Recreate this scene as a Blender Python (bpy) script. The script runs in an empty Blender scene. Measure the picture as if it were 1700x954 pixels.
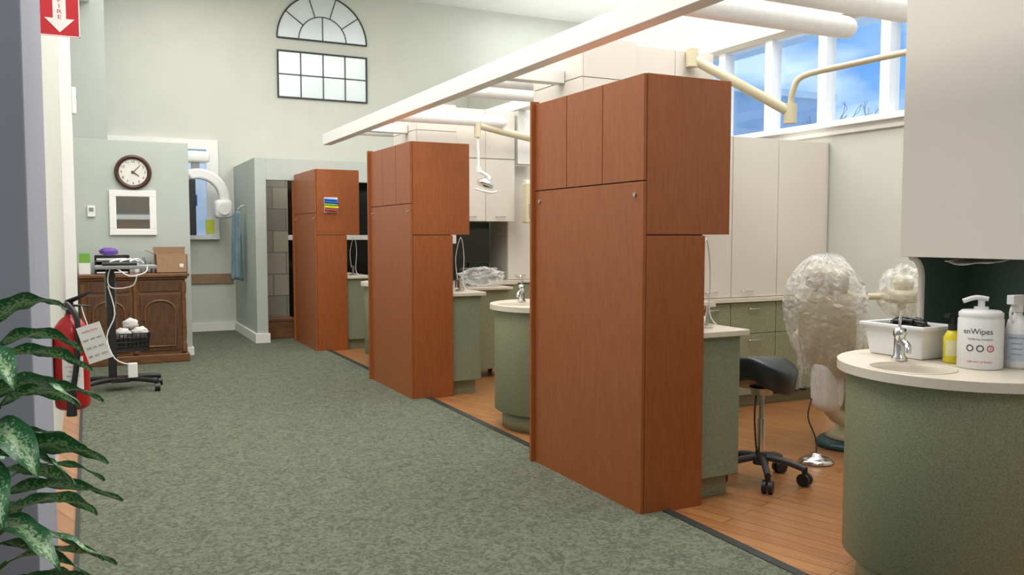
import bpy, bmesh, math, random
from math import sin, cos, pi, radians, atan2, sqrt
from mathutils import Vector, Matrix, noise
random.seed(7)
S = bpy.context.scene
COL = S.collection

# ------------------------------------------------------------------ materials
def mat(name, c1, c2=None, scale=20, stretch=(1,1,1), rough=.5, metal=0, bump=0, bscale=None, detail=3, lo=.35, hi=.65, coat=0, emit=None, estr=0, spec=.5):
    m = bpy.data.materials.new(name); m.use_nodes = True
    nt = m.node_tree; N = nt.nodes; L = nt.links
    b = N['Principled BSDF']
    b.inputs['Roughness'].default_value = rough
    b.inputs['Metallic'].default_value = metal
    b.inputs['Specular IOR Level'].default_value = spec
    if coat: b.inputs['Coat Weight'].default_value = coat
    if c2 is None: c2 = tuple(x*.93 for x in c1)
    tc = N.new('ShaderNodeTexCoord'); mp = N.new('ShaderNodeMapping')
    mp.inputs['Scale'].default_value = stretch
    L.new(tc.outputs['Object'], mp.inputs['Vector'])
    n = N.new('ShaderNodeTexNoise'); n.inputs['Scale'].default_value = scale; n.inputs['Detail'].default_value = detail
    L.new(mp.outputs[0], n.inputs['Vector'])
    r = N.new('ShaderNodeValToRGB')
    r.color_ramp.elements[0].position = lo; r.color_ramp.elements[1].position = hi
    r.color_ramp.elements[0].color = (*c1, 1); r.color_ramp.elements[1].color = (*c2, 1)
    L.new(n.outputs['Fac'], r.inputs[0]); L.new(r.outputs[0], b.inputs['Base Color'])
    if bump:
        n2 = n
        if bscale:
            n2 = N.new('ShaderNodeTexNoise'); n2.inputs['Scale'].default_value = bscale; n2.inputs['Detail'].default_value = 2
            L.new(mp.outputs[0], n2.inputs['Vector'])
        bp = N.new('ShaderNodeBump'); bp.inputs['Strength'].default_value = bump; bp.inputs['Distance'].default_value = .01
        L.new(n2.outputs['Fac'], bp.inputs['Height']); L.new(bp.outputs[0], b.inputs['Normal'])
    if emit:
        b.inputs['Emission Color'].default_value = (*emit, 1); b.inputs['Emission Strength'].default_value = estr
    return m

def plastic_mat(name, lo=.12, hi=.42, tint=(.9,.92,.91)):
    m = bpy.data.materials.new(name); m.use_nodes = True
    nt = m.node_tree; N = nt.nodes; L = nt.links
    for n in list(N): N.remove(n)
    out = N.new('ShaderNodeOutputMaterial'); mix = N.new('ShaderNodeMixShader')
    t = N.new('ShaderNodeBsdfTransparent'); p = N.new('ShaderNodeBsdfPrincipled')
    p.inputs['Base Color'].default_value = (*tint, 1); p.inputs['Roughness'].default_value = .12
    n = N.new('ShaderNodeTexNoise'); n.inputs['Scale'].default_value = 6; n.inputs['Detail'].default_value = 2; n.inputs['Distortion'].default_value = 1.2
    tc = N.new('ShaderNodeTexCoord'); mp = N.new('ShaderNodeMapping'); mp.inputs['Scale'].default_value = (1,1,.35)
    L.new(tc.outputs['Object'], mp.inputs[0]); L.new(mp.outputs[0], n.inputs['Vector'])
    r = N.new('ShaderNodeMapRange'); r.inputs['From Min'].default_value = .4; r.inputs['From Max'].default_value = .7
    r.inputs['To Min'].default_value = lo; r.inputs['To Max'].default_value = hi
    L.new(n.outputs['Fac'], r.inputs['Value'])
    lw = N.new('ShaderNodeLayerWeight'); lw.inputs['Blend'].default_value = .3
    ad = N.new('ShaderNodeMath'); ad.operation='MULTIPLY_ADD'; ad.use_clamp=True
    L.new(lw.outputs['Facing'], ad.inputs[0]); ad.inputs[1].default_value=.45; L.new(r.outputs[0], ad.inputs[2])
    L.new(ad.outputs[0], mix.inputs[0])
    L.new(t.outputs[0], mix.inputs[1]); L.new(p.outputs[0], mix.inputs[2]); L.new(mix.outputs[0], out.inputs[0])
    return m

def glass_mat():
    m = bpy.data.materials.new('window_glass'); m.use_nodes = True
    nt = m.node_tree; N = nt.nodes; L = nt.links
    for n in list(N): N.remove(n)
    out = N.new('ShaderNodeOutputMaterial'); mix = N.new('ShaderNodeMixShader'); mix.inputs[0].default_value = .06
    t = N.new('ShaderNodeBsdfTransparent'); g = N.new('ShaderNodeBsdfGlossy'); g.inputs['Roughness'].default_value = .02
    L.new(t.outputs[0], mix.inputs[1]); L.new(g.outputs[0], mix.inputs[2]); L.new(mix.outputs[0], out.inputs[0])
    return m

def brick_mat(name, c1, c2, cm, bw, rh, mortar, rough=.5, rot=0, offset=.5, coat=0, grain=0):
    m = bpy.data.materials.new(name); m.use_nodes = True
    nt = m.node_tree; N = nt.nodes; L = nt.links; b = N['Principled BSDF']; b.inputs['Roughness'].default_value = rough
    if coat: b.inputs['Coat Weight'].default_value = coat; b.inputs['Coat Roughness'].default_value = .25
    tc = N.new('ShaderNodeTexCoord'); mp = N.new('ShaderNodeMapping'); mp.inputs['Rotation'].default_value = rot if isinstance(rot, tuple) else (0,0,rot)
    L.new(tc.outputs['Object'], mp.inputs[0])
    br = N.new('ShaderNodeTexBrick'); br.inputs['Color1'].default_value = (*c1,1); br.inputs['Color2'].default_value = (*c2,1); br.inputs['Mortar'].default_value = (*cm,1)
    br.inputs['Scale'].default_value = 1; br.inputs['Brick Width'].default_value = bw; br.inputs['Row Height'].default_value = rh; br.inputs['Mortar Size'].default_value = mortar
    br.offset = offset
    L.new(mp.outputs[0], br.inputs['Vector'])
    src = br.outputs['Color']
    if grain:
        mp2 = N.new('ShaderNodeMapping'); mp2.inputs['Scale'].default_value = (2, 30, 30); L.new(mp.outputs[0], mp2.inputs[0])
        n = N.new('ShaderNodeTexNoise'); n.inputs['Scale'].default_value = 2; n.inputs['Detail'].default_value = 4; L.new(mp2.outputs[0], n.inputs['Vector'])
        mx = N.new('ShaderNodeMixRGB'); mx.blend_type = 'MULTIPLY'; mx.inputs[0].default_value = grain
        L.new(src, mx.inputs[1]); L.new(n.outputs['Fac'], mx.inputs[2]); src = mx.outputs[0]
    L.new(src, b.inputs['Base Color'])
    return m

def carpet_mat():
    m = bpy.data.materials.new('green_carpet'); m.use_nodes = True
    nt = m.node_tree; N = nt.nodes; L = nt.links; b = N['Principled BSDF']; b.inputs['Roughness'].default_value = .85; b.inputs['Specular IOR Level'].default_value = .2
    tc = N.new('ShaderNodeTexCoord')
    n = N.new('ShaderNodeTexNoise'); n.inputs['Scale'].default_value = 22; n.inputs['Detail'].default_value = 2; n.inputs['Distortion'].default_value = 2.0
    L.new(tc.outputs['Object'], n.inputs['Vector'])
    r = N.new('ShaderNodeValToRGB'); cr = r.color_ramp
    cr.elements[0].position = .38; cr.elements[0].color = (.082,.094,.066,1); cr.elements[1].position = .62; cr.elements[1].color = (.155,.168,.12,1)
    L.new(n.outputs['Fac'], r.inputs[0])
    v = N.new('ShaderNodeTexNoise'); v.inputs['Scale'].default_value = 200; v.inputs['Detail'].default_value = 2; L.new(tc.outputs['Object'], v.inputs['Vector'])
    r2 = N.new('ShaderNodeMapRange'); r2.inputs['From Min'].default_value = .3; r2.inputs['From Max'].default_value = .7; r2.inputs['To Min'].default_value = .75; r2.inputs['To Max'].default_value = 1.25
    L.new(v.outputs['Fac'], r2.inputs['Value'])
    mx = N.new('ShaderNodeMixRGB'); mx.blend_type = 'MULTIPLY'; mx.inputs[0].default_value = 1
    L.new(r.outputs[0], mx.inputs[1]); L.new(r2.outputs[0], mx.inputs[2]); L.new(mx.outputs[0], b.inputs['Base Color'])
    bp = N.new('ShaderNodeBump'); bp.inputs['Strength'].default_value = .4; bp.inputs['Distance'].default_value = .01
    L.new(v.outputs['Fac'], bp.inputs['Height']); L.new(bp.outputs[0], b.inputs['Normal'])
    return m

def leaf_mat():
    m = bpy.data.materials.new('variegated_leaf'); m.use_nodes = True
    nt = m.node_tree; N = nt.nodes; L = nt.links; b = N['Principled BSDF']; b.inputs['Roughness'].default_value = .35
    uv = N.new('ShaderNodeUVMap'); sep = N.new('ShaderNodeSeparateXYZ'); L.new(uv.outputs[0], sep.inputs[0])
    a = N.new('ShaderNodeMath'); a.operation = 'ABSOLUTE'; L.new(sep.outputs[0], a.inputs[0])
    mp = N.new('ShaderNodeMapping'); mp.inputs['Scale'].default_value = (2.5, 13, 1); L.new(uv.outputs[0], mp.inputs[0])
    n = N.new('ShaderNodeTexNoise'); n.inputs['Scale'].default_value = 2.2; n.inputs['Detail'].default_value = 5; L.new(mp.outputs[0], n.inputs['Vector'])
    s = N.new('ShaderNodeMath'); s.operation = 'MULTIPLY_ADD'; L.new(a.outputs[0], s.inputs[0]); s.inputs[1].default_value = -.30; L.new(n.outputs['Fac'], s.inputs[2])
    r = N.new('ShaderNodeValToRGB'); r.color_ramp.elements[0].position = .34; r.color_ramp.elements[1].position = .47
    r.color_ramp.elements[0].color = (.022,.135,.045,1); r.color_ramp.elements[1].color = (.33,.50,.27,1)
    L.new(s.outputs[0], r.inputs[0]); L.new(r.outputs[0], b.inputs['Base Color'])
    return m

M = {}
M['wall'] = mat('wall_paint_pale_green', (.62,.635,.575), (.60,.615,.555), scale=3, rough=.8, spec=.2)
M['wallsage'] = mat('wall_paint_sage', (.48,.525,.49), (.46,.505,.47), scale=3, rough=.8, spec=.2)
M['wallpurple'] = mat('wall_lavender_shade_tint', (.32,.335,.40), (.305,.32,.385), scale=3, rough=.8, spec=.2)  # lavender tint puts the bluish shade of the near walls into the colour
M['white'] = mat('white_paint', (.85,.85,.82), (.82,.82,.79), scale=4, rough=.55)
M['offwhite'] = mat('off_white_laminate', (.74,.70,.63), (.71,.67,.60), scale=400, rough=.45)
M['counter'] = mat('speckled_cream_worktop', (.66,.60,.49), (.75,.69,.58), scale=300, rough=.3)
M['green'] = mat('speckled_green_laminate', (.22,.24,.135), (.33,.345,.225), scale=170, rough=.5)
M['greenside'] = mat('speckled_sage_laminate', (.19,.22,.145), (.27,.295,.20), scale=170, rough=.5)
M['dkgreen'] = mat('dark_green_backsplash', (.055,.10,.082), (.065,.115,.095), scale=60, rough=.4)
M['cherry'] = mat('cherry_wood_veneer', (.275,.072,.018), (.335,.10,.026), scale=5, stretch=(14,14,1.6), rough=.40, detail=6, lo=.3, hi=.7, bump=.02)
M['cherrydk'] = mat('cherry_gap_shadow', (.05,.012,.006), rough=.7)
M['oak'] = mat('dark_oak', (.12,.052,.02), (.20,.09,.036), scale=5, stretch=(2,12,12), rough=.4, detail=5)
M['oakdk'] = mat('dark_oak_carved', (.075,.032,.013), (.13,.055,.022), scale=6, stretch=(8,8,1.5), rough=.45, detail=5)
M['board'] = mat('brown_board', (.28,.17,.10), (.33,.2,.12), scale=8, rough=.6)
M['carpet'] = carpet_mat()
M['floorwood'] = brick_mat('orange_plank_floor', (.52,.235,.085), (.42,.175,.06), (.16,.06,.02), 1.3, .09, .0025, rough=.3, rot=radians(72), coat=.25, grain=.5)
M['stone'] = brick_mat('grey_stone_tile', (.30,.27,.20), (.17,.165,.14), (.12,.12,.1), .36, .3, .008, rough=.7, rot=(radians(90),0,0))
M['hearth'] = mat('hearth_stone', (.42,.40,.33), (.34,.33,.28), scale=10, rough=.6)
M['black'] = mat('black_plastic', (.012,.012,.014), (.018,.018,.02), rough=.4)
M['frame'] = mat('black_iron_frame', (.03,.03,.035), (.045,.045,.05), rough=.6)
M['edge'] = mat('dark_edge_strip', (.02,.023,.02), rough=.6)
M['blackgloss'] = mat('black_glass', (.008,.009,.01), rough=.12)
M['vinyl'] = mat('dark_vinyl', (.018,.026,.028), (.025,.033,.035), scale=40, rough=.3)
M['chrome'] = mat('chrome', (.75,.75,.76), rough=.15, metal=1)
M['steel'] = mat('brushed_steel', (.5,.5,.5), rough=.35, metal=1)
M['whiteplastic'] = mat('white_plastic', (.82,.82,.81), (.8,.8,.79), rough=.35)
M['greyplastic'] = mat('grey_plastic', (.25,.26,.27), rough=.45)
M['dkplastic'] = mat('charcoal_plastic', (.05,.05,.055), rough=.35)
M['beige'] = mat('beige_enamel', (.68,.62,.44), (.66,.6,.42), rough=.35)
M['upholstery'] = mat('cream_upholstery', (.56,.51,.36), (.50,.45,.31), scale=6, rough=.45, bump=.1)
M['red'] = mat('red_enamel', (.42,.012,.015), rough=.25)
M['signred'] = mat('sign_red', (.55,.01,.02), rough=.4)
M['signwhite'] = mat('sign_white', (.85,.84,.82), rough=.4)
M['paper'] = mat('paper', (.8,.8,.78), rough=.8)
M['ink'] = mat('printed_ink', (.03,.03,.035), rough=.7)
M['redink'] = mat('red_ink', (.6,.03,.04), rough=.7)
M['yellow'] = mat('yellow_plastic', (.78,.66,.02), rough=.4)
M['blue'] = mat('blue_plastic', (.02,.12,.55), rough=.4)
M['lgreen'] = mat('lime_green', (.18,.42,.06), rough=.5)
M['purple'] = mat('purple_cloth', (.16,.08,.4), rough=.7)
M['card'] = mat('cardboard', (.34,.21,.12), (.38,.24,.14), scale=30, rough=.85)
M['cardin'] = mat('cardboard_inside', (.23,.14,.08), rough=.9)
M['cloth'] = mat('white_towel', (.74,.73,.70), rough=.9, bump=.4, bscale=60)
M['apron'] = mat('blue_apron', (.19,.28,.32), (.13,.21,.25), scale=6, stretch=(1,6,1), rough=.6)
M['mirror'] = mat('mirror_glass', (.72,.76,.78), (.71,.75,.77), rough=.02, metal=1)
M['mirrorpane'] = mat('antique_mirror_pane', (.68,.73,.75), (.58,.64,.67), scale=1.2, rough=.3, metal=.3)
M['clockface'] = mat('clock_face', (.78,.77,.70), rough=.5)
M['clockrim'] = mat('clock_rim', (.06,.02,.012), rough=.3)
M['plastic'] = plastic_mat('clear_plastic_film')
M['glass'] = glass_mat()
M['leaf'] = leaf_mat()
M['stem'] = mat('plant_stem', (.12,.26,.08), rough=.5)
M['soil'] = mat('potting_soil', (.03,.02,.014), rough=.95, bump=.5)
M['pot'] = mat('dark_pot', (.05,.055,.06), rough=.4)
M['bark'] = mat('bark', (.08,.085,.10), rough=.9)
M['bldg'] = mat('pale_grey_siding', (.42,.52,.62), (.5,.6,.68), scale=2, rough=.8)
M['lampglow'] = mat('lamp_diffuser', (.85,.86,.85), rough=.4, emit=(1,.98,.94), estr=.10)
M['teal'] = mat('teal_enamel', (.02,.07,.08), rough=.4)

# ------------------------------------------------------------------ mesh builder
class MB:
    def __init__(s): s.v=[]; s.f=[]; s.mi=[]; s.sm=[]; s.m=0
    def add(s, vs, fs, smooth=False):
        o=len(s.v); s.v += [tuple(x) for x in vs]
        for f in fs: s.f.append([i+o for i in f]); s.mi.append(s.m); s.sm.append(smooth)
        return s
    def box(s, x0,x1,y0,y1,z0,z1):
        return s.add([(x0,y0,z0),(x1,y0,z0),(x1,y1,z0),(x0,y1,z0),(x0,y0,z1),(x1,y0,z1),(x1,y1,z1),(x0,y1,z1)],
          [(0,3,2,1),(4,5,6,7),(0,1,5,4),(1,2,6,5),(2,3,7,6),(3,0,4,7)])
    def cyl(s, p0, p1, r0, r1=None, seg=20, caps=True, smooth=True):
        if r1 is None: r1=r0
        p0=Vector(p0); p1=Vector(p1); d=(p1-p0).normalized()
        a=d.orthogonal().normalized(); b=d.cross(a)
        vs=[]
        for p,r in ((p0,r0),(p1,r1)):
            for i in range(seg):
                t=2*pi*i/seg; vs.append(p+(a*cos(t)+b*sin(t))*r)
        s.add(vs, [(i,(i+1)%seg,seg+(i+1)%seg,seg+i) for i in range(seg)], smooth)
        if caps:
            s.add(vs[:seg],[tuple(range(seg))[::-1]]); s.add(vs[seg:],[tuple(range(seg))])
        return s
    def tube(s, pts, r, seg=10, smooth_path=4, closed=False):
        P=[Vector(p) for p in pts]
        if smooth_path and len(P)>2:
            Q=[]
            for i in range(len(P)-1):
                a=P[max(i-1,0)]; b=P[i]; c=P[i+1]; d=P[min(i+2,len(P)-1)]
                for k in range(smooth_path):
                    t=k/smooth_path
                    Q.append(.5*((2*b)+(-a+c)*t+(2*a-5*b+4*c-d)*t*t+(-a+3*b-3*c+d)*t**3))
            Q.append(P[-1]); P=Q
        n=len(P); rings=[]; prev=None
        for i in range(n):
            d=(P[min(i+1,n-1)]-P[max(i-1,0)]).normalized()
            if prev is None: a=d.orthogonal().normalized()
            else:
                a=prev-d*prev.dot(d); a=a.normalized() if a.length>1e-6 else d.orthogonal().normalized()
            prev=a; b=d.cross(a); rr=r
            rings.append([P[i]+(a*cos(2*pi*k/seg)+b*sin(2*pi*k/seg))*rr for k in range(seg)])
        vs=[v for R in rings for v in R]
        fs=[(i*seg+k,i*seg+(k+1)%seg,(i+1)*seg+(k+1)%seg,(i+1)*seg+k) for i in range(n-1) for k in range(seg)]
        s.add(vs,fs,True); s.add(rings[0],[tuple(range(seg))[::-1]]); s.add(rings[-1],[tuple(range(seg))])
        return s
    def lathe(s, prof, c, seg=32, smooth=True, ang=(0,2*pi), sx=1, sy=1):
        full=abs(ang[1]-ang[0]-2*pi)<1e-6; n=seg if full else seg+1
        vs=[]
        for r,z in prof:
            for i in range(n):
                t=ang[0]+(ang[1]-ang[0])*i/seg; vs.append((c[0]+r*sx*cos(t),c[1]+r*sy*sin(t),c[2]+z))
        fs=[]
        for j in range(len(prof)-1):
            for i in range(seg):
                k=(i+1)%n; fs.append((j*n+i,j*n+k,(j+1)*n+k,(j+1)*n+i))
        return s.add(vs,fs,smooth)
    def ell(s, c, r, nu=20, nv=12, disp=None, smooth=True):
        vs=[]
        for j in range(nv+1):
            ph=-pi/2+pi*j/nv
            for i in range(nu):
                t=2*pi*i/nu; p=Vector((cos(ph)*cos(t),cos(ph)*sin(t),sin(ph)))
                k=1+(disp(p) if disp else 0)
                vs.append((c[0]+p.x*r[0]*k,c[1]+p.y*r[1]*k,c[2]+p.z*r[2]*k))
        fs=[]
        for j in range(nv):
            for i in range(nu):
                q=(j*nu+i,j*nu+(i+1)%nu,(j+1)*nu+(i+1)%nu,(j+1)*nu+i)
                if smooth: fs.append(q)
                elif (i+j)%2: fs+=[(q[0],q[1],q[2]),(q[0],q[2],q[3])]
                else: fs+=[(q[0],q[1],q[3]),(q[1],q[2],q[3])]
        return s.add(vs,fs,smooth)
    def poly3(s, pts, off):
        n=len(pts); off=Vector(off)
        vs=[Vector(p) for p in pts]+[Vector(p)+off for p in pts]
        return s.add(vs,[tuple(range(n))[::-1],tuple(range(n,2*n))]+[(i,(i+1)%n,n+(i+1)%n,n+i) for i in range(n)])
    def torus(s, c, R, r, axis='y', seg=40, sg=10, a0=0, a1=2*pi):
        full=abs(a1-a0-2*pi)<1e-6; n=seg if full else seg+1; vs=[]
        for i in range(n):
            t=a0+(a1-a0)*i/seg
            for k in range(sg):
                u=2*pi*k/sg; rad=R+r*cos(u); h=r*sin(u)
                if axis=='y': p=(c[0]+rad*cos(t),c[1]+h,c[2]+rad*sin(t))
                elif axis=='x': p=(c[0]+h,c[1]+rad*cos(t),c[2]+rad*sin(t))
                else: p=(c[0]+rad*cos(t),c[1]+rad*sin(t),c[2]+h)
                vs.append(p)
        fs=[(i*sg+k,i*sg+(k+1)%sg,((i+1)%n)*sg+(k+1)%sg,((i+1)%n)*sg+k) for i in range(seg) for k in range(sg)]
        return s.add(vs,fs,True)
    def xform(s, fn): s.v=[tuple(fn(Vector(v))) for v in s.v]; return s
    def make(s, name, mats, parent=None, bevel=0, subsurf=0, label=None, solid=0, **kw):
        V=[Vector(v) for v in s.v]
        lo=Vector([min(v[i] for v in V) for i in range(3)]); hi=Vector([max(v[i] for v in V) for i in range(3)])
        c=(lo+hi)/2
        if parent is None: c.z=lo.z
        me=bpy.data.meshes.new(name); me.from_pydata([v-c for v in V],[],s.f)
        if not isinstance(mats,(list,tuple)): mats=[mats]
        for m in mats: me.materials.append(m)
        for p,mi,sm in zip(me.polygons,s.mi,s.sm): p.material_index=mi; p.use_smooth=sm
        bm=bmesh.new(); bm.from_mesh(me); bmesh.ops.recalc_face_normals(bm,faces=bm.faces); bm.to_mesh(me); bm.free()
        o=bpy.data.objects.new(name,me); COL.objects.link(o)
        if parent is not None:
            o.parent=parent; o.location=c-Vector(parent["_w"])
        else: o.location=c; o["_w"]=tuple(c)
        if bevel:
            b=o.modifiers.new('bevel','BEVEL'); b.width=bevel; b.segments=2; b.limit_method='ANGLE'; b.angle_limit=radians(40)
        if solid:
            b=o.modifiers.new('solid','SOLIDIFY'); b.thickness=solid
        if subsurf:
            b=o.modifiers.new('sub','SUBSURF'); b.levels=subsurf; b.render_levels=subsurf
        if label: o["label"]=label
        for k,v in kw.items(): o[k]=v
        return o

def box(name,x0,x1,y0,y1,z0,z1,m,parent=None,bevel=.002,**kw):
    return MB().box(x0,x1,y0,y1,z0,z1).make(name,m,parent,bevel=bevel,**kw)
def thing(name, loc, label, category, **kw):
    e=bpy.data.objects.new(name,None); e.empty_display_size=.1; COL.objects.link(e); e.location=loc; e["_w"]=tuple(loc)
    e["label"]=label; e["category"]=category
    for k,v in kw.items(): e[k]=v
    return e
def clone(root, off, parent=None, **kw):
    c=root.copy(); COL.objects.link(c)
    if parent is None: c.location=root.location+Vector(off)
    else: c.parent=parent
    if "_w" in root.keys(): c["_w"]=tuple(Vector(root["_w"])+Vector(off))
    for ch in list(root.children): clone(ch,(0,0,0),parent=c)
    for k,v in kw.items(): c[k]=v
    return c
def text_geo(s,size):
    cu=bpy.data.curves.new('t','FONT'); cu.body=s; cu.size=size; cu.align_x='CENTER'; cu.align_y='CENTER'
    ob=bpy.data.objects.new('t',cu); COL.objects.link(ob)
    bpy.context.view_layer.update()
    dg=bpy.context.evaluated_depsgraph_get()
    me=bpy.data.meshes.new_from_object(ob.evaluated_get(dg))
    vs=[v.co.copy() for v in me.vertices]; fs=[list(p.vertices) for p in me.polygons]
    bpy.data.objects.remove(ob); bpy.data.meshes.remove(me)
    return vs,fs
def text(name,s,size,m,parent,fn):
    vs,fs=text_geo(s,size)
    mb=MB().add([fn(v) for v in vs],fs)
    return mb.make(name,m,parent)
ST=dict(kind="structure")

# ------------------------------------------------------------------ shell
box('floor',-2.5,5.85,-2.0,13.1,-.1,0,M['floorwood'],bevel=0,label="orange-brown wood plank floor in the treatment bays",category="floor",**ST)
box('floor',-.07,2.56,-2.0,12.93,0,.008,M['carpet'],bevel=0,label="mottled grey-green corridor carpet",category="floor",**ST)
box('trim_1',2.56,2.61,-2.0,11.2,0,.012,M['edge'],bevel=0,label="dark edging strip between carpet and wood floor",category="trim",**ST)
box('trim_2',-.09,-.07,-2.0,9.9,0,.012,M['edge'],bevel=0,label="dark edging strip along the carpet",category="trim",**ST)
box('ceiling',-2.5,8.4,-2.0,13.1,5.1,5.2,M['white'],bevel=0,label="high white ceiling",category="ceiling",**ST)
box('ceiling',5.85,8.4,-2.0,13.1,3.90,4.0,M['white'],bevel=0,label="white ledge above the clerestory windows",category="ceiling",**ST)
box('wall_front',-2.5,8.4,-2.1,-2.0,0,5.1,M['wall'],bevel=0,label="pale end wall",category="wall",**ST)
o=MB().box(.35,.47,-2.0,-1.94,.9,2.75).box(1.65,1.77,-2.0,-1.94,.9,2.75).box(.47,1.65,-2.0,-1.94,2.63,2.75).box(.47,1.65,-2.0,-1.94,.9,1.02).box(.47,1.65,-2.0,-1.95,1.78,1.9).make('window_12',M['white'],bevel=.003,label="white-framed interior window",category="window",**ST)
box('window_pane',.47,1.65,-1.995,-1.985,1.02,2.63,mat('dim_interior_pane',(.20,.21,.20),(.30,.22,.15),scale=2,rough=.2),o,bevel=0)
box('wall_left',-.9,-.14,2.6,3.8,0,5.1,M['wallpurple'],bevel=.004,label="wall pier tinted grey-lavender as bluish shade, beside the potted plant",category="wall",**ST)
box('wall_left',-1.1,-.9,-2.0,2.6,0,5.1,M['wallpurple'],bevel=0,label="side wall tinted grey-lavender as bluish shade",category="wall",**ST)
box('wall_left',-.4,-.2,3.8,13.0,0,5.1,M['wall'],bevel=0,label="pale side wall along the corridor",category="wall",**ST)
box('trim_3',-.2,-.10,9.1,9.25,0,5.1,M['white'],label="white pilaster on the corridor wall",category="trim",**ST)
box('trim_4',-.2,.10,6.5,11.9,4.28,4.45,M['white'],label="white soffit beam along the wall",category="trim",**ST)
box('wall_partition',-.2,1.06,10.42,10.54,0,2.45,M['wallsage'],label="low sage partition wall holding a round clock",category="wall",**ST)
box('baseboard_partition',1.0,1.075,10.40,10.56,0,.10,M['white'],label="white baseboard around the partition end",category="baseboard",**ST)
box('wall_alcove',-.2,.26,11.9,12.93,0,5.1,M['wallsage'],bevel=0,label="sage wall bump-out behind the partition",category="wall",**ST)
box('wall_back',-.4,8.4,12.93,13.1,0,5.1,M['wall'],bevel=0,label="tall pale green end wall",category="wall",**ST)
box('wall_right',8.2,8.4,-2.0,12.93,4.0,5.1,M['white'],bevel=0,label="upper white side wall beyond the ledge",category="wall",**ST)
box('baseboard_back',.26,1.93,12.905,12.93,.0,.13,M['white'],label="white baseboard",category="baseboard",**ST)
box('wall_recess',1.93,2.07,11.2,12.93,0,2.39,M['wallsage'],bevel=.003,label="short wall beside the fireplace opening",category="wall",**ST)
MB().box(1.905,1.93,11.2,12.905,0,.13).box(1.905,2.09,11.175,11.2,0,.13).make('baseboard_recess',M['white'],bevel=.003,label="white baseboard wrapping the short wall",category="baseboard",**ST)
box('wall_header',2.07,5.65,11.2,11.32,2.11,2.39,M['wallsage'],bevel=.003,label="header over the fireplace opening",category="wall",**ST)
box('ceiling',2.07,5.65,11.32,12.93,2.33,2.39,M['wall'],bevel=0,label="dropped ceiling over the fireplace nook",category="ceiling",**ST)
WY0=3.44; NW=10; P=.64; mw=.045
MB().box(5.65,5.85,-2.0,12.93,0,2.33).box(5.65,5.85,-2.0,12.93,3.21,4.0).box(5.65,5.85,-2.0,WY0-mw,2.33,3.21).box(5.65,5.85,WY0+NW*P-mw,12.93,2.33,3.21).make('wall_right',M['wall'],label="pale side wall below and above the clerestory windows",category="wall",**ST)
MB().box(5.57,5.7,WY0-.1,WY0+NW*P,2.30,2.35).box(5.62,5.65,WY0-.1,WY0+NW*P,2.24,2.30).make('trim_5',M['white'],bevel=.004,label="white window sill running under the clerestory",category="trim",**ST)
box('trim_6',5.60,5.66,WY0-.1,WY0+NW*P,3.19,3.32,M['white'],bevel=.004,label="white head trim above the clerestory windows",category="trim",**ST)
for i in range(NW):
    y=WY0+i*P
    w=MB().box(5.64,5.76,y-mw,y+mw,2.33,3.21)
    w.box(5.68,5.76,y+mw,y+P-mw,2.33,2.36).box(5.68,5.76,y+mw,y+P-mw,3.17,3.21)
    if i==NW-1: w.box(5.64,5.76,y+P-mw,y+P,2.33,3.21)
    o=w.make('window_%d'%(i+1),M['white'],bevel=.003,label="tall clerestory window with a white frame",category="window",group="clerestory windows",**ST)
    box('window_pane',5.715,5.725,y+mw,y+P-mw,2.35,3.18,M['glass'],o,bevel=0)
o=MB().box(.27,.40,12.86,12.93,.13,2.62).box(1.55,1.71,12.86,12.93,1.4,2.62).box(.27,1.71,12.86,12.93,2.62,2.76).box(.98,1.04,12.87,12.93,1.4,2.30).box(.4,1.55,12.86,12.93,2.30,2.34).box(.4,1.71,12.84,12.93,1.34,1.40).make('window_11',M['white'],label="white-framed window in the end wall",category="window",**ST)
box('window_pane',.40,1.55,12.905,12.925,1.4,2.62,mat('blue_daylight_pane',(.28,.42,.62),(.5,.6,.68),scale=2.5,rough=.1,emit=(.45,.62,.95),estr=.35),o,bevel=0)

# ------------------------------------------------------------------ window-pane mirrors on end wall
Y=12.93
m=thing('wall_mirror',(3.265,Y,3.45),"rectangular black-framed mirror divided into eight panes","mirror")
box('mirror_pane',2.59,3.94,Y-.012,Y-.002,3.45,4.13,M['mirrorpane'],m,bevel=0)
f=MB()
for i in range(5):
    x=2.59+1.35*i/4; w=.011 if i in(0,4) else .006; f.box(x-w,x+w,Y-.030,Y-.008,3.44,4.14)
for z,w in((3.45,.011),(3.79,.006),(4.13,.011)): f.box(2.579,3.951,Y-.031,Y-.009,z-w,z+w)
f.make('frame',M['frame'],m)
m=thing('wall_mirror',(3.265,Y,4.32),"arched black-framed fanlight mirror with radiating panes","mirror")
pts=[(3.265+.68*cos(pi*i/40),Y-.002,4.32+.68*sin(pi*i/40)) for i in range(41)]
MB().poly3(pts,(0,-.01,0)).make('mirror_pane',M['mirrorpane'],m)
f=MB().torus((3.265,Y-.02,4.32),.68,.011,'y',40,8,0,pi).torus((3.265,Y-.02,4.32),.36,.007,'y',30,8,0,pi)
f.box(2.585,3.945,Y-.031,Y-.009,4.309,4.331)
for a in (36,72,108,144):
    a=radians(a); f.cyl((3.265+.36*cos(a),Y-.02,4.32+.36*sin(a)),(3.265+.68*cos(a),Y-.02,4.32+.68*sin(a)),.007,seg=8)
f.cyl((3.265,Y-.02,4.32),(3.265,Y-.02,4.68),.007,seg=8)
f.make('frame',M['frame'],m)

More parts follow.
